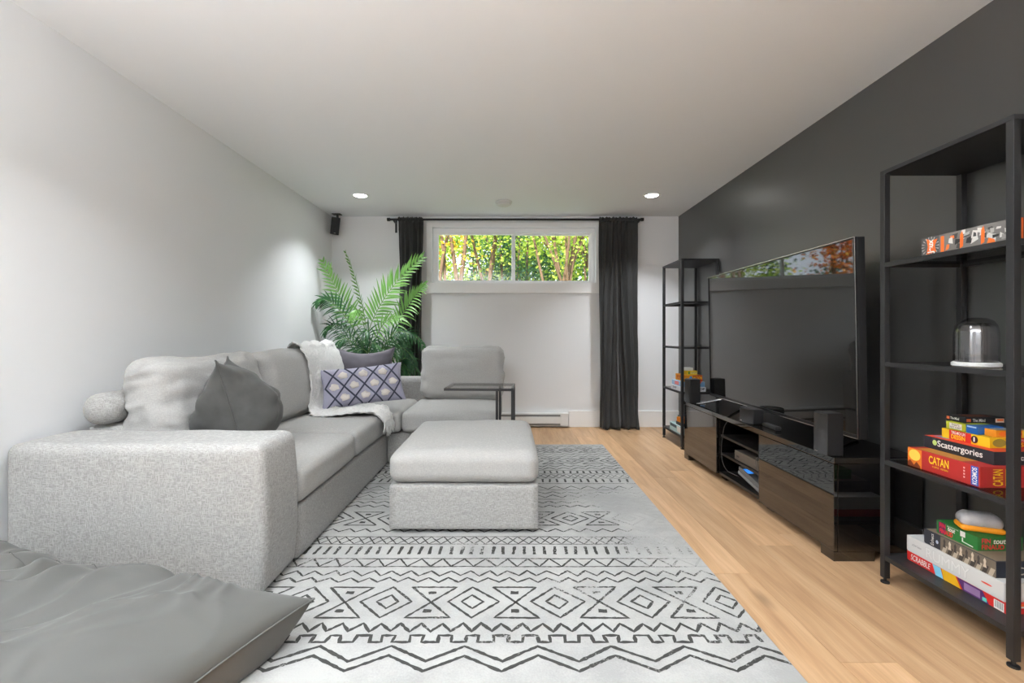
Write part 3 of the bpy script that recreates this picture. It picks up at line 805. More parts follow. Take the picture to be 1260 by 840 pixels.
frond(Q(447, 412, 4.90), Q(420, 372, 4.85), Q(397, 320, 4.80), toC, 19, .20, .0125, M_leafA, True, .35, .12)
frond(Q(452, 415, 4.92), Q(446, 360, 4.90), Q(425, 309, 4.85), (-.75, -.6, .1), 19, .13, .012, M_leafA, True, .4, .12)
frond(Q(452, 412, 4.90), Q(468, 358, 4.82), Q(520, 316, 4.72), (-.15, -1, .35), 22, .25, .0145, M_leafA, True, .30, .14)
frond(Q(478, 420, 4.85), Q(500, 372, 4.75), Q(523, 350, 4.62), (.1, -.8, .6), 17, .20, .0135, M_leafA, True, .75, .15)
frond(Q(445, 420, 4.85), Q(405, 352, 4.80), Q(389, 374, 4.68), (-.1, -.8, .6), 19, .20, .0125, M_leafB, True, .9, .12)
frond(Q(460, 425, 4.85), Q(470, 385, 4.70), Q(494, 392, 4.60), (0, -.8, .6), 12, .17, .010, M_leafA, True, .7, .1)
frond(Q(452, 418, 4.85), Q(440, 360, 4.70), Q(432, 395, 4.55), (-.2, -.8, .5), 11, .15, .010, M_leafA, True, 1.0, .15)
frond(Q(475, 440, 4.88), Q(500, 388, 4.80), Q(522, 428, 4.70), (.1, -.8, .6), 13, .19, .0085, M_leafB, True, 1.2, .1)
for bx, by, cx, cy, tx, ty, dd in ((440, 440, 410, 380, 398, 412, 4.75), (448, 445, 425, 395, 412, 432, 4.7), (455, 440, 455, 385, 448, 420, 4.66),
                                   (465, 445, 480, 395, 505, 412, 4.7), (470, 450, 490, 405, 512, 448, 4.72), (460, 450, 440, 410, 425, 448, 4.70),
                                   (480, 460, 500, 420, 515, 462, 4.78), (462, 455, 470, 410, 478, 440, 4.72), (450, 455, 455, 405, 465, 430, 4.70), (486, 462, 498, 430, 505, 470, 4.74), (446, 440, 430, 395, 405, 400, 4.8), (470, 440, 488, 400, 500, 425, 4.8), (456, 448, 448, 415, 436, 440, 4.68), (468, 452, 475, 420, 492, 440, 4.68)):
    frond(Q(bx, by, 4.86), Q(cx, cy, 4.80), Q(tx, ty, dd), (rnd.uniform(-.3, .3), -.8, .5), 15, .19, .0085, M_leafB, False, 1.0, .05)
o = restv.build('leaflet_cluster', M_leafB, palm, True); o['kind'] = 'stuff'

# ================================================================== SHELF UNITS
def shelf_unit(x0, x1, y0, y1, label):
    e = empty('shelving_unit', ((x0+x1)/2, (y0+y1)/2, 0), label, 'shelf', 'black metal shelving units')
    p = .024
    for xa in (x0, x1-p):
        for ya in (y0, y1-p):
            q = box('post', xa, xa+p, ya, ya+p, .022, 1.735, M_black, e, .0015)
            MB().lathe([(.016, 0), (.016, .006), (.006, .008), (.006, .022)], (xa+p/2, ya+p/2, 0), 16).build('levelling_foot', M_blackp, q)
    box('top_panel', x0, x1, y0, y1, 1.735, 1.752, M_black, e, .0015)
    for zt, kind in ((1.360, 'g'), (.940, 'g'), (.525, 'g'), (.120, 'm')):
        m = MB(); h = .019
        m.box(x0+.001, x0+.017, y0+p, y1-p, zt-h, zt-.0005).box(x1-.017, x1-.001, y0+p, y1-p, zt-h, zt-.0005)
        m.box(x0+p, x1-p, y0+.001, y0+.017, zt-h, zt-.0005).box(x0+p, x1-p, y1-.017, y1-.001, zt-h, zt-.0005)
        fo = m.build('shelf_frame', M_black, e)
        if kind == 'g': box('glass_shelf', x0+.017, x1-.017, y0+.017, y1-.017, zt-.006, zt, M_sglass, fo)
        else: box('metal_shelf', x0+.017, x1-.017, y0+.017, y1-.017, zt-.010, zt, M_black, fo)
    return e
shelf_unit(1.598, 1.948, 1.448, 1.968, 'tall black metal shelving unit holding the red and green game boxes')
shelf_unit(1.600, 1.948, 4.215, 4.73, 'tall narrow black metal shelving unit in the corner behind the television')

# ------------------------------------------------------------------ boxed games
def face_pt(bx, face, u, v, off):
    x0, x1, y0, y1, z0, z1 = bx
    if face == 'L': return Vector((x0-off, y1-u*(y1-y0), z0+v*(z1-z0)))
    if face == 'N': return Vector((x0+u*(x1-x0), y0-off, z0+v*(z1-z0)))
    return Vector((x0+u*(x1-x0), y0+v*(y1-y0), z1+off))
def panel(par, bx, face, u0, u1, v0, v1, mat, off=.0005, shape=None, name='print_panel'):
    pts = shape if shape else [(0, 0), (1, 0), (1, 1), (0, 1)]
    vv = [face_pt(bx, face, u0+a*(u1-u0), v0+b*(v1-v0), off) for a, b in pts]
    return mesh(name, vv, [tuple(range(len(vv)))], mat, par)
def text(par, bx, face, s, u0, u1, v0, v1, mat, off=.0012, rot=False, bold=.0, shear=0.):
    cu = bpy.data.curves.new('t', 'FONT'); cu.body = s; cu.size = 1; cu.offset = bold; cu.shear = shear
    to = bpy.data.objects.new('t', cu); me = bpy.data.meshes.new_from_object(to)
    bpy.data.objects.remove(to); bpy.data.curves.remove(cu)
    xs = [v.co.x for v in me.vertices]; ys = [v.co.y for v in me.vertices]
    ax, bx_, ay, by = min(xs), max(xs), min(ys), max(ys)
    vv = []
    for v in me.vertices:
        a, b = (v.co.x-ax)/(bx_-ax), (v.co.y-ay)/(by-ay)
        if rot: a, b = 1-b, a
        vv.append(face_pt(bx, face, u0+a*(u1-u0), v0+b*(v1-v0), off))
    ff = [tuple(p.vertices) for p in me.polygons]; bpy.data.meshes.remove(me)
    return mesh('lettering', vv, ff, mat, par)
def carton(label, bx, col, lidcol=None, group='boxed games on the shelves', gap=True):
    x0, x1, y0, y1, z0, z1 = bx
    e = empty('game_box', ((x0+x1)/2, (y0+y1)/2, z0), label, 'game box', group)
    h = z1-z0
    box('tray', x0+.0012, x1-.0012, y0+.0012, y1-.0012, z0, z0+h*.5, lidcol or col, e)
    box('lid', x0, x1, y0, y1, z0+h*.06, z1, col, e, .0010)
    return e
circ = [(.5+.5*math.cos(a*math.pi/10), .5+.5*math.sin(a*math.pi/10)) for a in range(20)]
WHT, BLK, ORG, YEL = ink(238, 236, 230), ink(24, 24, 26), ink(236, 112, 42), ink(247, 205, 40)
G = .525+.0005
# red box
bx = (1.634, 1.926, 1.587, 1.872, G, G+.073); e = carton('large red boxed game with yellow title, bottom of its stack', bx, ink(178, 44, 40))
panel(e, bx, 'L', 0, .22, 0, 1, ink(226, 120, 36)); panel(e, bx, 'L', .02, .20, .35, .95, ink(250, 206, 84), .0008, circ); panel(e, bx, 'L', 0, .2, 0, .35, ink(120, 52, 24), .0008, [(0, 0), (1, 0), (1, .3), (.7, .9), (.5, .3), (.2, 1), (0, .6)])
text(e, bx, 'L', 'CATAN', .33, .61, .44, .86, YEL, .0012, bold=.02); text(e, bx, 'L', 'KÜSTE · REISEN', .38, .60, .28, .38, YEL, .0012)
for k in range(4): panel(e, bx, 'L', .80, .82, .26+.15*k, .34+.15*k, ink(238, 190, 180), .0008)
panel(e, bx, 'L', .895, .985, .04, .96, ink(48, 82, 170), .0008); text(e, bx, 'L', 'KOSMOS', .91, .97, .10, .9, WHT, .0012, rot=True, bold=.02)
text(e, bx, 'N', 'CATAN', .15, .27, .1, .88, YEL, .0012, rot=True, bold=.02); panel(e, bx, 'N', .30, .31, .1, .9, YEL, .0008)
panel(e, bx, 'N', .66, 1, 0, 1, ink(224, 96, 40)); panel(e, bx, 'T', .03, .97, .25, .9, ink(196, 130, 50), .0004)
Ztop = bx[5]+.0005
# black box
bx = (1.700, 1.930, 1.603, 1.872, Ztop, Ztop+.047); e = carton('black boxed game with white bubble title and red lid edge', bx, ink(44, 44, 50))
panel(e, bx, 'T', 0, 1, 0, 1, ink(220, 70, 44), .0004); panel(e, bx, 'T', .1, .6, .72, .95, ink(150, 160, 190), .0008)
text(e, bx, 'L', 'Scattergories', .22, .86, .18, .84, WHT, .0012, bold=.012); panel(e, bx, 'L', .14, .21, .35, .8, ink(190, 210, 120), .0008, circ)
text(e, bx, 'N', 'Scattergories', .34, .98, .25, .75, WHT, .0012, bold=.03)
for k in range(16): 
    a, c_ = rnd.uniform(.02, .9), rnd.uniform(.05, .75); panel(e, bx, 'L', a, a+.05, c_, c_+.2, ink(28, 28, 33), .0006, [(0, 0), (.4, .2), (1, .8), (.8, 1), (.2, .6)])
Z2 = bx[5]+.0008
# yellow box
bx = (1.736, 1.900, 1.652, 1.834, Z2, Z2+.037); e = carton('yellow and red boxed drawing game above the black box', bx, ink(240, 196, 32))
panel(e, bx, 'L', .17, .64, 0, 1, ink(206, 44, 34)); text(e, bx, 'L', 'TIRE-MOI UN', .22, .52, .60, .92, WHT, .0012, bold=.02); text(e, bx, 'L', 'DESSIN', .22, .52, .10, .56, YEL, .0012, bold=.03)
panel(e, bx, 'L', .64, .78, .15, .9, ink(60, 24, 24), .0009, circ); text(e, bx, 'L', '1', .69, .72, .3, .75, WHT, .0014)
panel(e, bx, 'N', .06, .36, .1, .9, ink(160, 140, 60), .0008, circ); panel(e, bx, 'N', .46, 1, .0, 1, ink(206, 44, 34)); text(e, bx, 'N', 'DESSIN', .50, .95, .12, .55, YEL, .0012, bold=.03)
text(e, bx, 'N', 'TIRE-MOI UN', .50, .95, .6, .88, WHT, .0012)
Z3 = bx[5]+.0005
bx = (1.742, 1.838, 1.745, 1.822, Z3, Z3+.030); e = carton('small lime green boxed card game with white title plate', bx, ink(186, 196, 52))
panel(e, bx, 'L', .18, .82, .14, .86, WHT); text(e, bx, 'L', "THAT'S", .30, .70, .54, .80, BLK, .0012); text(e, bx, 'L', 'NOT A HAT', .22, .78, .20, .46, BLK, .0012)
bx = (1.742, 1.838, 1.700, 1.743, Z3, Z3+.030); e = carton('small blue boxed card game beside the lime green one', bx, ink(34, 104, 186))
panel(e, bx, 'L', .1, .9, .75, .92, ink(190, 215, 240))
bx = (1.764, 1.885, 1.656, 1.697, Z3, Z3+.026); e = carton('small orange and yellow boxed card game with grey lid', bx, ink(240, 150, 36))
panel(e, bx, 'T', 0, 1, 0, 1, ink(176, 172, 166), .0004); panel(e, bx, 'N', .06, .34, .2, .8, ink(246, 120, 40), .0006, circ); panel(e, bx, 'N', .38, .62, .3, .7, WHT, .0006); panel(e, bx, 'N', .66, .76, .25, .7, ink(214, 50, 40), .0006, circ); panel(e, bx, 'N', .78, 1, 0, 1, ink(236, 200, 60), .0005)
Z4 = Z3+.0305
bx = (1.760, 1.912, 1.764, 1.842, Z4, Z4+.022); e = carton('small black boxed card game, topmost of its stack', bx, ink(30, 30, 34))
text(e, bx, 'N', 'The Mind', .18, .50, .25, .78, WHT, .0012, bold=.02); panel(e, bx, 'N', .03, .14, .25, .75, ink(226, 110, 60)); panel(e, bx, 'N', .76, .98, .15, .85, ink(238, 210, 190)); panel(e, bx, 'N', .80, .96, .4, .75, ORG, .0008)
text(e, bx, 'L', 'The Mind', .25, .70, .3, .75, WHT, .0012, bold=.02); panel(e, bx, 'L', .05, .2, .25, .75, ink(226, 110, 60)); panel(e, bx, 'T', .2, .8, .2, .8, ink(110, 60, 40), .0004)
# ---- bottom shelf
B = .1205
bx = (1.668, 1.935, 1.535, 1.915, B, B+.037); e = carton('long boxed word game with red, blue, yellow and purple stripes', bx, ink(206, 40, 36))
panel(e, bx, 'L', .30, .42, 0, 1, ink(122, 190, 216), .0005, [(.0, 1), (.75, 1), (1, 0), (.3, 0)]); panel(e, bx, 'L', .40, .60, 0, 1, ink(232, 176, 30), .0006, [(0, 1), (.72, 1), (1, 0), (.12, 0)])
panel(e, bx, 'L', .56, .86, 0, 1, ink(84, 42, 104), .0007, [(0, 1), (.8, 1), (1, 0), (.2, 0)]); panel(e, bx, 'L', .63, .78, .15, .85, ink(150, 120, 160), .0009)
text(e, bx, 'L', 'SCRABBLE', .05, .28, .22, .84, WHT, .0012, bold=.008, shear=.2); panel(e, bx, 'L', .80, .84, .1, .45, ink(90, 190, 170), .001); panel(e, bx, 'L', .90, .985, .05, .85, WHT, .0008)
for k in range(7): panel(e, bx, 'L', .91+k*.010, .914+k*.010, .2, .8, BLK, .0011)
panel(e, bx, 'N', 0, 1, .55, .95, ink(238, 230, 220)); panel(e, bx, 'N', .1, .5, .7, .95, ORG, .0008)
B2 = bx[5]+.0005
bx = (1.667, 1.930, 1.540, 1.915, B2, B2+.064); e = carton('long pale grey boxed tile game with outlined title', bx, ink(206, 207, 206))
text(e, bx, 'L', 'RUMMY', .23, .70, .18, .82, ink(184, 186, 187), .0010); text(e, bx, 'L', 'RUMMY', .235, .695, .20, .80, ink(219, 220, 219), .0013)
text(e, bx, 'L', 'Le Grand Classique', .07, .18, .45, .62, ink(90, 92, 96), .0012, shear=.3); panel(e, bx, 'L', .80, .9, .45, .55, ink(220, 70, 50), .0008, circ); panel(e, bx, 'T', .05, .95, .05, .95, ink(214, 214, 212), .0004)
B3 = bx[5]+.0005
bx = (1.672, 1.925, 1.570, 1.842, B3, B3+.056); e = carton('dark navy boxed chess game with sepia chessboard photograph', bx, ink(44, 48, 58))
panel(e, bx, 'L', .26, 1, 0, 1, ink(110, 100, 88))
for k in range(9):
    a = .28+k*.078; panel(e, bx, 'L', a, a+.09, .0, .5, ink(60, 54, 50) if k % 2 else ink(178, 166, 148), .0008, [(0, 0), (.6, 0), (1, 1), (.4, 1)])
    if k < 8: panel(e, bx, 'L', a+.01, a+.07, .35, .95, ink(205, 192, 172) if k % 2 else ink(64, 58, 54), .0010, [(.1, 0), (.9, 0), (.7, .4), (.8, .7), (.5, 1), (.2, .7), (.3, .4)])
text(e, bx, 'L', 'Échecs', .10, .16, .12, .9, WHT, .0012, rot=True); panel(e, bx, 'L', .19, .23, .35, .6, ink(190, 200, 220), .0008, circ)
panel(e, bx, 'N', .02, .98, .08, .92, ink(36, 42, 54)); text(e, bx, 'N', 'ÉCHECS', .14, .92, .2, .8, ink(205, 196, 180), .0012, bold=.01); panel(e, bx, 'T', .02, .98, .02, .98, ink(134, 118, 98), .0004)
B4 = bx[5]+.0006
bx = (1.688, 1.850, 1.647, 1.805, B4, B4+.050); e = carton('small green boxed quiz game with red title letters', bx, ink(40, 116, 52))
panel(e, bx, 'L', .06, .24, .08, .95, ink(96, 30, 84)); text(e, bx, 'L', 'FIN', .09, .24, .56, .9, ink(220, 44, 60), .0012, bold=.03); text(e, bx, 'L', 'FINAUD', .09, .42, .12, .48, ink(220, 44, 50), .0012, bold=.03)
text(e, bx, 'L', 'tout', .30, .48, .52, .8, WHT, .0012, bold=.02, shear=.2); text(e, bx, 'L', 'questionne', .28, .56, .78, .92, WHT, .0012); panel(e, bx, 'L', .60, .72, .55, .95, ink(236, 226, 226), .0008)
panel(e, bx, 'L', .64, .90, .10, .5, ink(225, 225, 220), .0009, [(0, 1), (.12, 1), (.12, .35), (1, .2), (1, .0), (.0, .2)])
text(e, bx, 'N', 'FIN', .08, .28, .56, .9, ink(220, 44, 60), .0012, bold=.03); text(e, bx, 'N', 'FINAUD', .08, .58, .12, .48, ink(220, 44, 50), .0012, bold=.03); text(e, bx, 'N', 'tout', .34, .62, .52, .84, WHT, .0012, bold=.02, shear=.2); panel(e, bx, 'N', .68, .95, .08, .2, WHT, .0008)
B5 = bx[5]+.0012
# clear case
cc = empty('dice_case', (1.745, 1.70, B5), 'small clear plastic case with orange bottom on the green game box', 'case')
Mc = Matrix.Translation((1.752, 1.705, B5+.012)) @ Matrix.Rotation(R(-24), 4, 'Z')
vv, ff = rbox((.062, .036, .011), .010, 8); mesh('tray', [Mc @ v for v in vv], ff, ink(240, 152, 30), cc, True)
Mc2 = Matrix.Translation((1.752, 1.705, B5+.040)) @ Matrix.Rotation(R(-24), 4, 'Z')
def casefn(p, u):
    k = 1-.10*max(0, u.z); return Vector((p.x*k, p.y*k, p.z))
vv, ff = rbox((.061, .035, .026), .022, 10, casefn); mesh('lid', [Mc2 @ v for v in vv], ff, bumpy('frosted_plastic', rgb(176, 174, 176), .3, 60, .3, .15, .004), cc, True)
# ---- shelf 2: long comic style box
S2 = 1.3605
bx = (1.645, 1.900, 1.486, 1.822, S2, S2+.074); e = carton('long grey boxed game with orange comic artwork on the upper shelf', bx, ink(120, 116, 112))
panel(e, bx, 'L', 0, .22, 0, 1, ink(92, 90, 90), .0004)
for k in range(18):
    an = k/18*2*math.pi; panel(e, bx, 'L', .0, .22, .0, 1, ink(196, 192, 186), .0006, [(.5+.3*math.cos(an), .5+.3*math.sin(an)), (.5+.5*math.cos(an-.05), .5+.5*math.sin(an-.05)), (.5+.5*math.cos(an+.05), .5+.5*math.sin(an+.05))])
panel(e, bx, 'L', .05, .20, .10, .92, ORG, .0008, [(.1, 0), (.9, .1), (.8, .5), (1, .9), (.5, .85), (.1, 1), (.2, .5)]); text(e, bx, 'L', 'Jeux', .08, .17, .12, .86, WHT, .0012, rot=True, bold=.03)
panel(e, bx, 'L', .24, .28, .05, .9, ORG, .0008)
for k in range(34):
    a, c_ = rnd.uniform(.29, .95), rnd.uniform(.0, .75); cc_ = rnd.choice([ink(214, 210, 204), ink(70, 68, 66), ink(150, 146, 140), ink(214, 210, 204), ink(232, 116, 48), ink(44, 42, 42), ink(96, 150, 170) if k == 7 else ink(176, 172, 166)])
    sh = [(rnd.uniform(0, .3), rnd.uniform(0, .3)), (rnd.uniform(.6, 1), rnd.uniform(0, .4)), (rnd.uniform(.7, 1), rnd.uniform(.6, 1)), (rnd.uniform(.1, .4), rnd.uniform(.7, 1))]
    panel(e, bx, 'L', a, min(1, a+rnd.uniform(.05, .10)), c_, min(1, c_+rnd.uniform(.2, .45)), cc_, .0006+k*.00002, sh)
for a in (.46, .68, .96): panel(e, bx, 'L', a, a+.04, .1, .95, ORG, .0014, [(0, 0), (.9, .1), (1, .7), (.7, 1), (.1, .8)])
panel(e, bx, 'N', .0, .10, 0, 1, ORG); panel(e, bx, 'N', .1, 1, 0, 1, ink(70, 68, 66))
# ---- shelf 3: glass dome
dm = empty('glass_dome', (1.684, 1.66, .9405), 'clear glass dome over ribbed steel on a white base', 'dome')
dc = (1.690, 1.655, .9405)
MB().lathe([(.062, 0), (.066, .003), (.066, .013), (.062, .016), (.001, .016)], dc, 48).build('base', plain('white_base', rgb(222, 222, 220), .35), dm, False)
pr = [(.060, .0165), (.0615, .05), (.060, .120), (.056, .146), (.046, .164), (.028, .174), (.001, .177)]
MB().lathe(pr, dc, 48).build('dome', M_dome, dm, True)
vv = []; ff = []; n_ = 72
for z, k in ((.0170, 1), (.125, 1), (.145, .90), (.156, .65), (.157, .02)):
    for i in range(n_):
        a = 2*math.pi*i/n_; r_ = .055*k*(1+.022*math.cos(12*a)); vv.append(Vector(dc)+Vector((r_*math.cos(a), r_*math.sin(a), z)))
for j in range(4):
    for i in range(n_): ff.append((j*n_+i, j*n_+(i+1) % n_, (j+1)*n_+(i+1) % n_, (j+1)*n_+i))
mesh('ribbed_drum', vv, ff, M_chrome, dm, True)
# ---- far unit
g2 = 'boxed games on the corner shelf'
bx = (1.612, 1.838, 4.245, 4.52, G, G+.042); e = carton('white boxed game with dark letters, bottom of the corner shelf stack', bx, ink(214, 216, 222), group=g2)
text(e, bx, 'N', "J'CHOP", .42, .95, .2, .8, ink(50, 52, 66), .0012, bold=.03); text(e, bx, 'L', "J'CHOP", .2, .55, .2, .8, ink(50, 52, 66), .0012, bold=.03)
z = bx[5]+.0005; bx = (1.618, 1.830, 4.250, 4.51, z, z+.048); e = carton('pale blue boxed game in the corner shelf stack', bx, ink(150, 184, 214), group=g2)
panel(e, bx, 'N', .58, .98, .05, .95, ink(110, 160, 206)); panel(e, bx, 'N', .66, .86, .45, 1, ink(214, 80, 40), .0008, [(0, 1), (1, 1), (.5, 0)]); panel(e, bx, 'L', .3, .7, .2, .9, ink(226, 130, 130))
z = bx[5]+.0005; bx = (1.640, 1.812, 4.262, 4.47, z, z+.060); e = carton('orange boxed game with blue disc in the corner shelf stack', bx, ink(238, 156, 36), group=g2)
panel(e, bx, 'N', .30, .46, .2, .85, ink(52, 126, 190), .0008, circ); panel(e, bx, 'N', .50, 1, .0, .95, ink(200, 66, 32)); text(e, bx, 'N', 'PICTION', .53, .97, .35, .8, YEL, .0012, bold=.03)
text(e, bx, 'L', 'PICTION', .2, .8, .2, .8, ink(190, 60, 30), .0012, bold=.03)
z = bx[5]+.0005; bx = (1.672, 1.770, 4.272, 4.40, z, z+.040); e = carton('yellow boxed game in the corner shelf stack', bx, ink(236, 200, 34), group=g2)
panel(e, bx, 'N', .36, .98, .25, .8, ink(246, 226, 120)); text(e, bx, 'N', 'QUELQUES', .40, .95, .35, .7, ink(70, 90, 40), .0012); panel(e, bx, 'N', .12, .3, .2, .85, ink(110, 160, 60), .0008)
z = bx[5]+.0005; bx = (1.655, 1.735, 4.285, 4.38, z, z+.026); e = carton('small white box, topmost of the corner shelf stack', bx, ink(220, 220, 218), group=g2)
bx = (1.612, 1.80, 4.25, 4.55, B, B+.075); e = carton('pale teal boxed game on the lowest corner shelf', bx, ink(176, 206, 210), group=g2)
panel(e, bx, 'L', .05, .6, .55, .9, ink(60, 80, 96)); panel(e, bx, 'L', .65, .98, .2, .9, ink(226, 226, 222))
z = bx[5]+.0005; bx = (1.625, 1.76, 4.262, 4.42, z, z+.030); e = carton('small charcoal boxed game on the lowest corner shelf', bx, ink(60, 60, 66), group=g2)
z = bx[5]+.0005; bx = (1.625, 1.74, 4.265, 4.40, z, z+.042); e = carton('small orange boxed game on the lowest corner shelf', bx, ink(240, 140, 30), group=g2)

# ================================================================== TELEVISION STAND
ts = empty('television_stand', (1.73, 3.04, 0), 'long black high gloss television stand with open middle bay', 'tv stand')
SX0, SX1, SY0, SY1, ST = 1.520, 1.932, 2.136, 3.940, .485
Y1, Y2 = 2.775, 3.335
box('top', SX0-.004, SX1, SY0-.006, SY1+.006, ST-.030, ST, M_gloss, ts, .0025)
for y0, y1 in ((SY0, SY0+.02), (Y1-.012, Y1+.006), (Y2-.006, Y2+.012), (SY1-.02, SY1)):
    box('side_panel', SX0+.019 if y0 in (Y1-.012, Y2-.006) else SX0+.019, SX1, y0, y1, .045, ST-.031, M_gloss, ts, .001)
box('bottom_panel', SX0+.02, SX1, SY0+.02, SY1-.02, .045, .063, M_inner, ts); box('back_panel', SX1-.008, SX1, SY0+.02, SY1-.02, .064, ST-.032, M_inner, ts)
for a, b in ((SY0, Y1), (Y2, SY1)): box('door', SX0, SX0+.018, a+.001, b-.001, .045, ST-.034, M_gloss, ts, .0015)
for zz in (.185, .315): box('shelf', SX0+.03, SX1-.01, Y1+.007, Y2-.007, zz, zz+.016, M_inner, ts, .001)
for a, b in ((SY0, SY0+.09), (SY1-.09, SY1), (Y1-.05, Y1+.02), (Y2-.02, Y2+.05)):
    end = a in (SY0, SY1-.09)
    box('foot', SX0+(.0 if end else .06), SX0+.19, a, b, 0, .0445, M_gloss, ts, .001); box('foot', SX1-.14, SX1-.01, a, b, 0, .0445, M_gloss, ts, .001)
# set-top box and console
st_ = empty('receiver_box', (1.66, 3.02, .331), 'grey flat receiver box on the upper shelf of the open bay', 'receiver')
box('case', 1.565, 1.78, 2.87, 3.16, .3315-.13, .3315-.13+.062, plain('taupe_plastic', rgb(96, 88, 78), .5), st_, .004); 
box('case_foot', 1.575, 1.60, 2.89, 2.92, .2012, .2014, M_blackp, st_)
for k in range(3): box('button', 1.563, 1.566, 3.10+.012*k, 3.105+.012*k, .222, .234, M_blackp, st_)
gc = empty('game_console', (1.66, 2.98, .063), 'grey game console with blue light leaning in the lowest bay', 'console')
Mg = Matrix.Translation((1.66, 2.985, .0995)) @ Matrix.Rotation(R(10), 4, 'X')
box('case', -.09, .11, -.14, .14, -.012, .010, plain('grey_plastic', rgb(128, 128, 128), .45), gc, .003, Mg); box('upper_case', -.088, .11, -.14, .14, .014, .040, plain('mid_grey_plastic', rgb(104, 104, 104), .45), gc, .003, Mg)
box('light_strip', -.082, -.045, .03, .09, .0405, .043, M_led, gc, 0, Mg)
def cable(pts, name, label):
    o = MB().tube(pts, .0022, 6).build(name, M_cable, None, True); tag(o, label, 'cable')
def smoothp(pts, n=8):
    pts = [Vector(p) for p in pts]; out = []
    for i in range(len(pts)-1):
        g = lambda k: pts[max(0, min(len(pts)-1, k))]
        for k in range(n): out.append(cat(g(i-1), g(i), g(i+1), g(i+2), k/n))
    return out+[pts[-1]]
cable(smoothp([(1.56, 3.24, .448), (1.541, 3.26, .40), (1.540, 3.28, .33), (1.540, 3.30, .24), (1.542, 3.29, .15), (1.545, 3.22, .10), (1.60, 3.17, .075)]), 'cable', 'thin grey cable hanging down the far side of the open bay')
cable(smoothp([(1.62, 2.83, .30), (1.541, 2.83, .295), (1.540, 2.84, .24), (1.541, 2.82, .19), (1.545, 2.81, .13), (1.60, 2.82, .075)]), 'cable', 'thin grey cable beside the right hand door of the open bay')

# ================================================================== TELEVISION
tv = empty('television', (1.68, 2.95, ST), 'large black flat screen television on the gloss stand', 'television')
TX, TYN, TYF, TZ0, TZ1 = 1.643, 2.155, 3.735, .562, 1.516
tilt = R(1.0)
Mtv = Matrix.Translation((TX, 0, 1.057)) @ Matrix.Rotation(-tilt, 4, 'Y') @ Matrix.Translation((0, 0, -1.057))
box('housing', .004, .045, TYN, TYF, TZ0, TZ1, M_blackp, tv, .004, Mtv)
bz = MB(); q = .010
bz.box(-.003, .006, TYN, TYN+q, TZ0, TZ1, .001, Mtv).box(-.003, .006, TYF-q, TYF, TZ0, TZ1, .001, Mtv).box(-.003, .006, TYN+q, TYF-q, TZ1-q, TZ1, .001, Mtv).box(-.003, .006, TYN+q, TYF-q, TZ0, TZ0+.02, .001, Mtv)
bz.build('bezel', plain('dark_steel_bezel', rgb(34, 34, 35), .3, .3), tv)
box('screen', 0, .0035, TYN+q, TYF-q, TZ0+.02, TZ1-q, M_screen, tv, 0, Mtv)
box('rear_bulge', .045, .075, TYN+.25, TYF-.25, TZ0+.03, TZ0+.5, M_blackp, tv, .01, Mtv)
for ya, yn, yb_ in ((2.29, 2.43, 2.47), (3.72, 3.54, 3.62)):
    m = MB(); nk = Vector((1.690, yn, .566))
    for tip in (Vector((1.537, ya, ST+.009)), Vector((1.885, yb_, ST+.009))):
        m.tube([nk, nk.lerp(tip, .35)+Vector((0, 0, -.006)), nk.lerp(tip, .8)+Vector((0, 0, -.006)), tip], [.009, .010, .010, .008], 8)
    m.build('stand_leg', M_silver, tv, True)
MB().box(-.0045, -.003, TYN, TYN+.003, TZ0, TZ1, 0, Mtv).box(-.0045, -.003, TYN, TYF, TZ1-.003, TZ1, 0, Mtv).box(-.0045, -.003, TYN, TYF, TZ0, TZ0+.004, 0, Mtv).build('edge_strip', M_silver, tv)
box('sensor_bar', 1.592, 1.628, 2.72, 2.87, ST, ST+.022, M_blackp, None, .006)
tag(bpy.data.objects['sensor_bar'], 'small black sensor bar on the stand below the screen', 'sensor')

# ================================================================== SPEAKERS
def speaker(x, y, wx, wy, h, z, label):
    e = empty('bookshelf_speaker', (x, y, z), label, 'speaker', 'small black speakers on the stand')
    box('cabinet', x-wx/2+.012, x+wx/2, y-wy/2, y+wy/2, z+.0005, z+h, M_blackp, e, .004)
    m = MB(); n_ = 10; vv = []
    for zz in (z+.004, z+h-.004):
        vv += [(x-wx/2+.012-.020*math.cos((i/n_-.5)*math.pi)**.6 if 0 < i < n_ else x-wx/2+.012, y-wy/2+.002+i/n_*(wy-.004), zz) for i in range(n_+1)]
    ff = [(i, i+1, n_+2+i, n_+1+i) for i in range(n_)]+[tuple(range(n_+1)), tuple(range(n_+1, 2*n_+2))[::-1]]
    m.add(vv, ff).build('grille', M_grille, e, True)
    box('badge', x-wx/2-.0095, x-wx/2-.0075, y-.010, y+.010, z+.014, z+.018, M_silver, e)
    return e
speaker(1.535, 2.200, .090, .088, .200, ST, 'small black speaker beside the television leg above the stand end')
speaker(1.545, 3.835, .10, .095, .200, ST, 'small black speaker on the stand before the corner shelf')
ce = empty('center_speaker', (1.56, 2.98, ST), 'low black centre speaker with curved grille on the stand', 'speaker')
box('cabinet', 1.555, 1.625, 2.905, 3.055, ST+.0005, ST+.095, M_blackp, ce, .006)
vv = []; n_ = 14
for zz in (ST+.003, ST+.092):
    vv += [(1.556-.034*math.sin(i/n_*math.pi)**.7, 2.906+i/n_*.148, zz) for i in range(n_+1)]
ff = [(i, i+1, n_+2+i, n_+1+i) for i in range(n_)]+[tuple(range(n_+1)), tuple(range(n_+1, 2*n_+2))[::-1]]
MB().add(vv, ff).build('grille', M_grille, ce, True); box('badge', 1.5195, 1.5215, 2.975, 2.995, ST+.012, ST+.017, M_silver, ce)
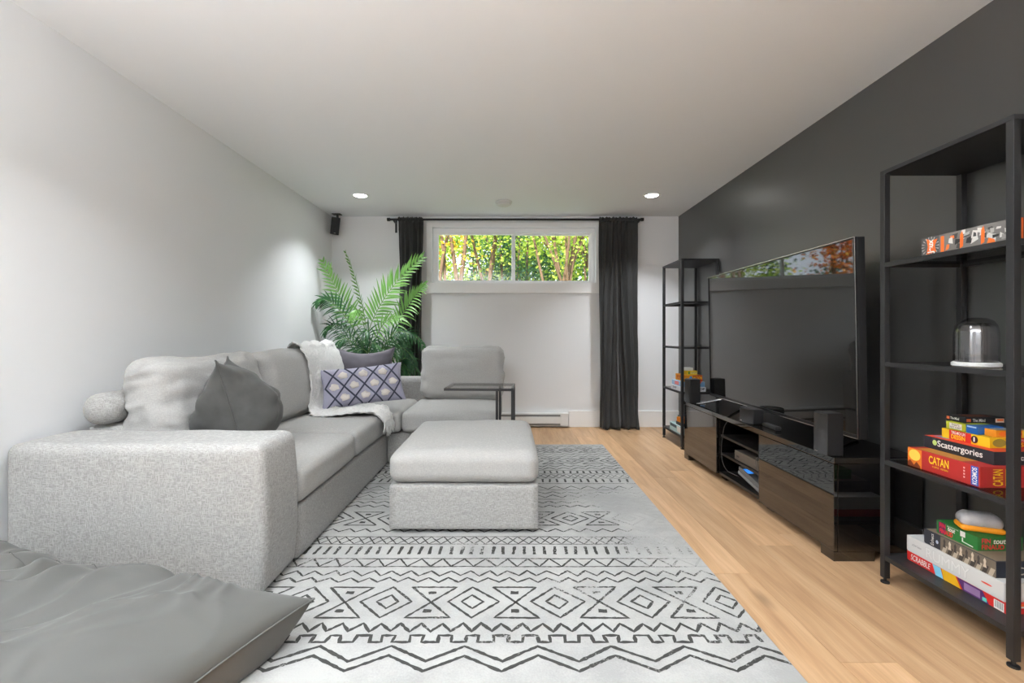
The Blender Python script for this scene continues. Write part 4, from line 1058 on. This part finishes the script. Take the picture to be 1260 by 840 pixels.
# speaker hung from the ceiling
sp = empty('satellite_speaker', (-1.90, 5.10, 2.18), 'small black satellite speaker hung from the ceiling corner', 'speaker')
MB().box(-1.95, -1.855, 5.10, 5.17, ZC-.008, ZC-.0005, .002).box(-1.905, -1.885, 5.12, 5.14, ZC-.05, ZC-.008).build('ceiling_bracket', M_black, sp)
Msp = Matrix.Translation((-1.915, 5.115, 2.262)) @ Matrix.Rotation(R(10), 4, 'Y') @ Matrix.Rotation(R(10), 4, 'X') @ Matrix.Rotation(R(25), 4, 'Z')
box('cabinet', -.044, .044, -.03, .05, -.095, .095, M_blackp, sp, .004, Msp); box('grille', -.042, .042, -.040, -.0305, -.092, .092, M_grille, sp, .003, Msp)
box('badge', -.010, .010, -.0425, -.0405, -.080, -.075, M_silver, sp, 0, Msp)

# ================================================================== GARDEN
gr = MB(); GZ = 1.30
gr.add([(-30, YB+.5, GZ), (34, YB+.5, GZ), (34, 40, GZ), (-30, 40, GZ)], [(0, 1, 2, 3)])
gro = gr.build('ground_garden', bumpy('lawn', rgb(104, 124, 62), .9, 6, .5, .35, .05)); tag(gro, kind='structure')
M_bark = bumpy('bark', rgb(98, 76, 56), .9, 18, .8, .35, .02, stretch=(1, 1, .3))
LEAFS = {'lime': leaf('lime_leaves', [rgb(128, 160, 56), rgb(176, 200, 78), rgb(206, 216, 104), rgb(150, 186, 70)], .5, .5),
         'yellow': leaf('yellow_leaves', [rgb(214, 170, 46), rgb(232, 190, 60), rgb(170, 186, 60), rgb(226, 150, 48)], .5, .5),
         'deep': leaf('deep_leaves', [rgb(36, 74, 50), rgb(54, 98, 62), rgb(82, 124, 66)], .35, .5),
         'orange': leaf('orange_leaves', [rgb(226, 120, 40), rgb(236, 150, 60), rgb(210, 96, 34), rgb(240, 190, 90)], .5, .5)}
def tree(x, y, stems, spread, h, kind, nl, cz, rx, rz, label, seed, ls=.075):
    r_ = random.Random(seed)
    e = empty('garden_tree', (x, y, GZ), label, 'tree', 'garden trees outside the window')
    ends = []
    for k in range(stems):
        a = r_.uniform(-1, 1)*spread; b = r_.uniform(-.5, .5)*spread; hh = h*r_.uniform(.8, 1.1); bx_ = x+r_.uniform(-.15, .15)*(1+spread*.5)
        pts = []
        for i in range(9):
            t = i/8; pts.append((bx_+a*t**1.3*hh*.5+.10*math.sin(t*5+k*2), y+b*t*hh*.4+.06*math.sin(t*6+k), GZ-.03+t*hh))
        r0 = r_.uniform(.024, .052)
        tr_ = MB().tube(pts, [r0*(1-.75*i/8) for i in range(9)], 7).build('trunk', M_bark, e, True)
        br = MB()
        for q in range(5):
            i0 = r_.randint(3, 7); p = Vector(pts[i0]); d = Vector((r_.uniform(-1, 1), r_.uniform(-.6, .6), r_.uniform(.2, .9))); L = r_.uniform(.6, 1.3)
            pp = [p, p+d*L*.35+Vector((0, 0, .03)), p+d*L*.7+Vector((0, 0, -.02)), p+d*L]; br.tube(pp, [.02, .016, .011, .005], 5); ends.append(pp[-1])
        br.build('branch', M_bark, tr_, True)
    fo = MB(); V = []; Fc = []
    cl = [Vector((x+r_.gauss(0, .55)*rx, y+r_.gauss(0, .5)*rx*.7, cz+r_.uniform(-1, 1)*rz)) for _ in range(max(8, nl//90))]+ends
    for i in range(nl):
        c = r_.choice(cl); p = c+Vector((r_.gauss(0, .22), r_.gauss(0, .22), r_.gauss(0, .18)))
        a = Vector((r_.uniform(-1, 1), r_.uniform(-1, 1), r_.uniform(-.9, .3))).normalized(); b = a.orthogonal(); b.rotate(Matrix.Rotation(r_.uniform(0, 6.28), 3, a)); s = ls*r_.uniform(.6, 1.25)
        n0 = len(V); V += [p, p+a*s*.5+b*s*.33, p+a*s, p+a*s*.5-b*s*.33]; Fc.append((n0, n0+1, n0+2, n0+3))
    fo.v = V; fo.f = Fc; o = fo.build('foliage', LEAFS[kind], e); o['kind'] = 'stuff'
T_ = tree
T_(-1.15, 9.0, 4, .35, 4.8, 'yellow', 1000, 3.3, .6, .8, 'slender tree with yellow autumn leaves before the left pane', 1, .07)
T_(-.45, 9.8, 3, .45, 4.6, 'lime', 2400, 3.6, 1.1, .9, 'forked tree with lime leaves beside the yellow leaved tree', 2, .07)
T_(1.05, 9.2, 8, .75, 4.8, 'lime', 1900, 3.7, 1.1, .8, 'many-stemmed tree with lime leaves behind the right pane', 3, .07)
T_(1.85, 9.8, 8, .8, 4.8, 'lime', 3400, 3.4, 1.0, .9, 'leaning many-stemmed tree with dense lime crown', 4, .07)
T_(.25, 12.5, 3, .3, 5.5, 'deep', 6000, 3.0, 1.3, 1.3, 'dark green bush between the lime leaved trees', 5, .09)
T_(-2.6, 12.0, 3, .4, 5.5, 'lime', 7000, 3.4, 1.5, 1.5, 'broad lime tree at the left end of the garden', 6, .09)
T_(-.9, 14.5, 3, .4, 6.0, 'lime', 9000, 3.8, 2.0, 1.7, 'tall lime tree behind the yellow leaved tree', 7, .11)
T_(2.0, 14.0, 3, .4, 6.0, 'lime', 9000, 3.7, 2.0, 1.8, 'tall lime tree behind the many-stemmed trees', 8, .11)
T_(4.2, 12.5, 3, .4, 5.6, 'lime', 8000, 3.6, 1.7, 1.7, 'broad lime tree at the right end of the garden', 9, .10)
T_(.8, 18.0, 2, .3, 7, 'deep', 9000, 4.2, 2.8, 2.0, 'tall dark green tree at the back of the garden', 10, .14)
T_(-4.3, 16.0, 2, .3, 7, 'deep', 7000, 4.4, 2.2, 2.0, 'dark green tree at the far left of the garden', 11, .14)
T_(-3.5, 9.2, 3, .4, 4.6, 'orange', 4600, 3.2, .8, 1.1, 'orange leaved autumn tree close to the house', 12, .075)
T_(5.6, 17.0, 2, .3, 7, 'deep', 7000, 4.4, 2.2, 2.0, 'dark green tree at the far right of the garden', 13, .14)
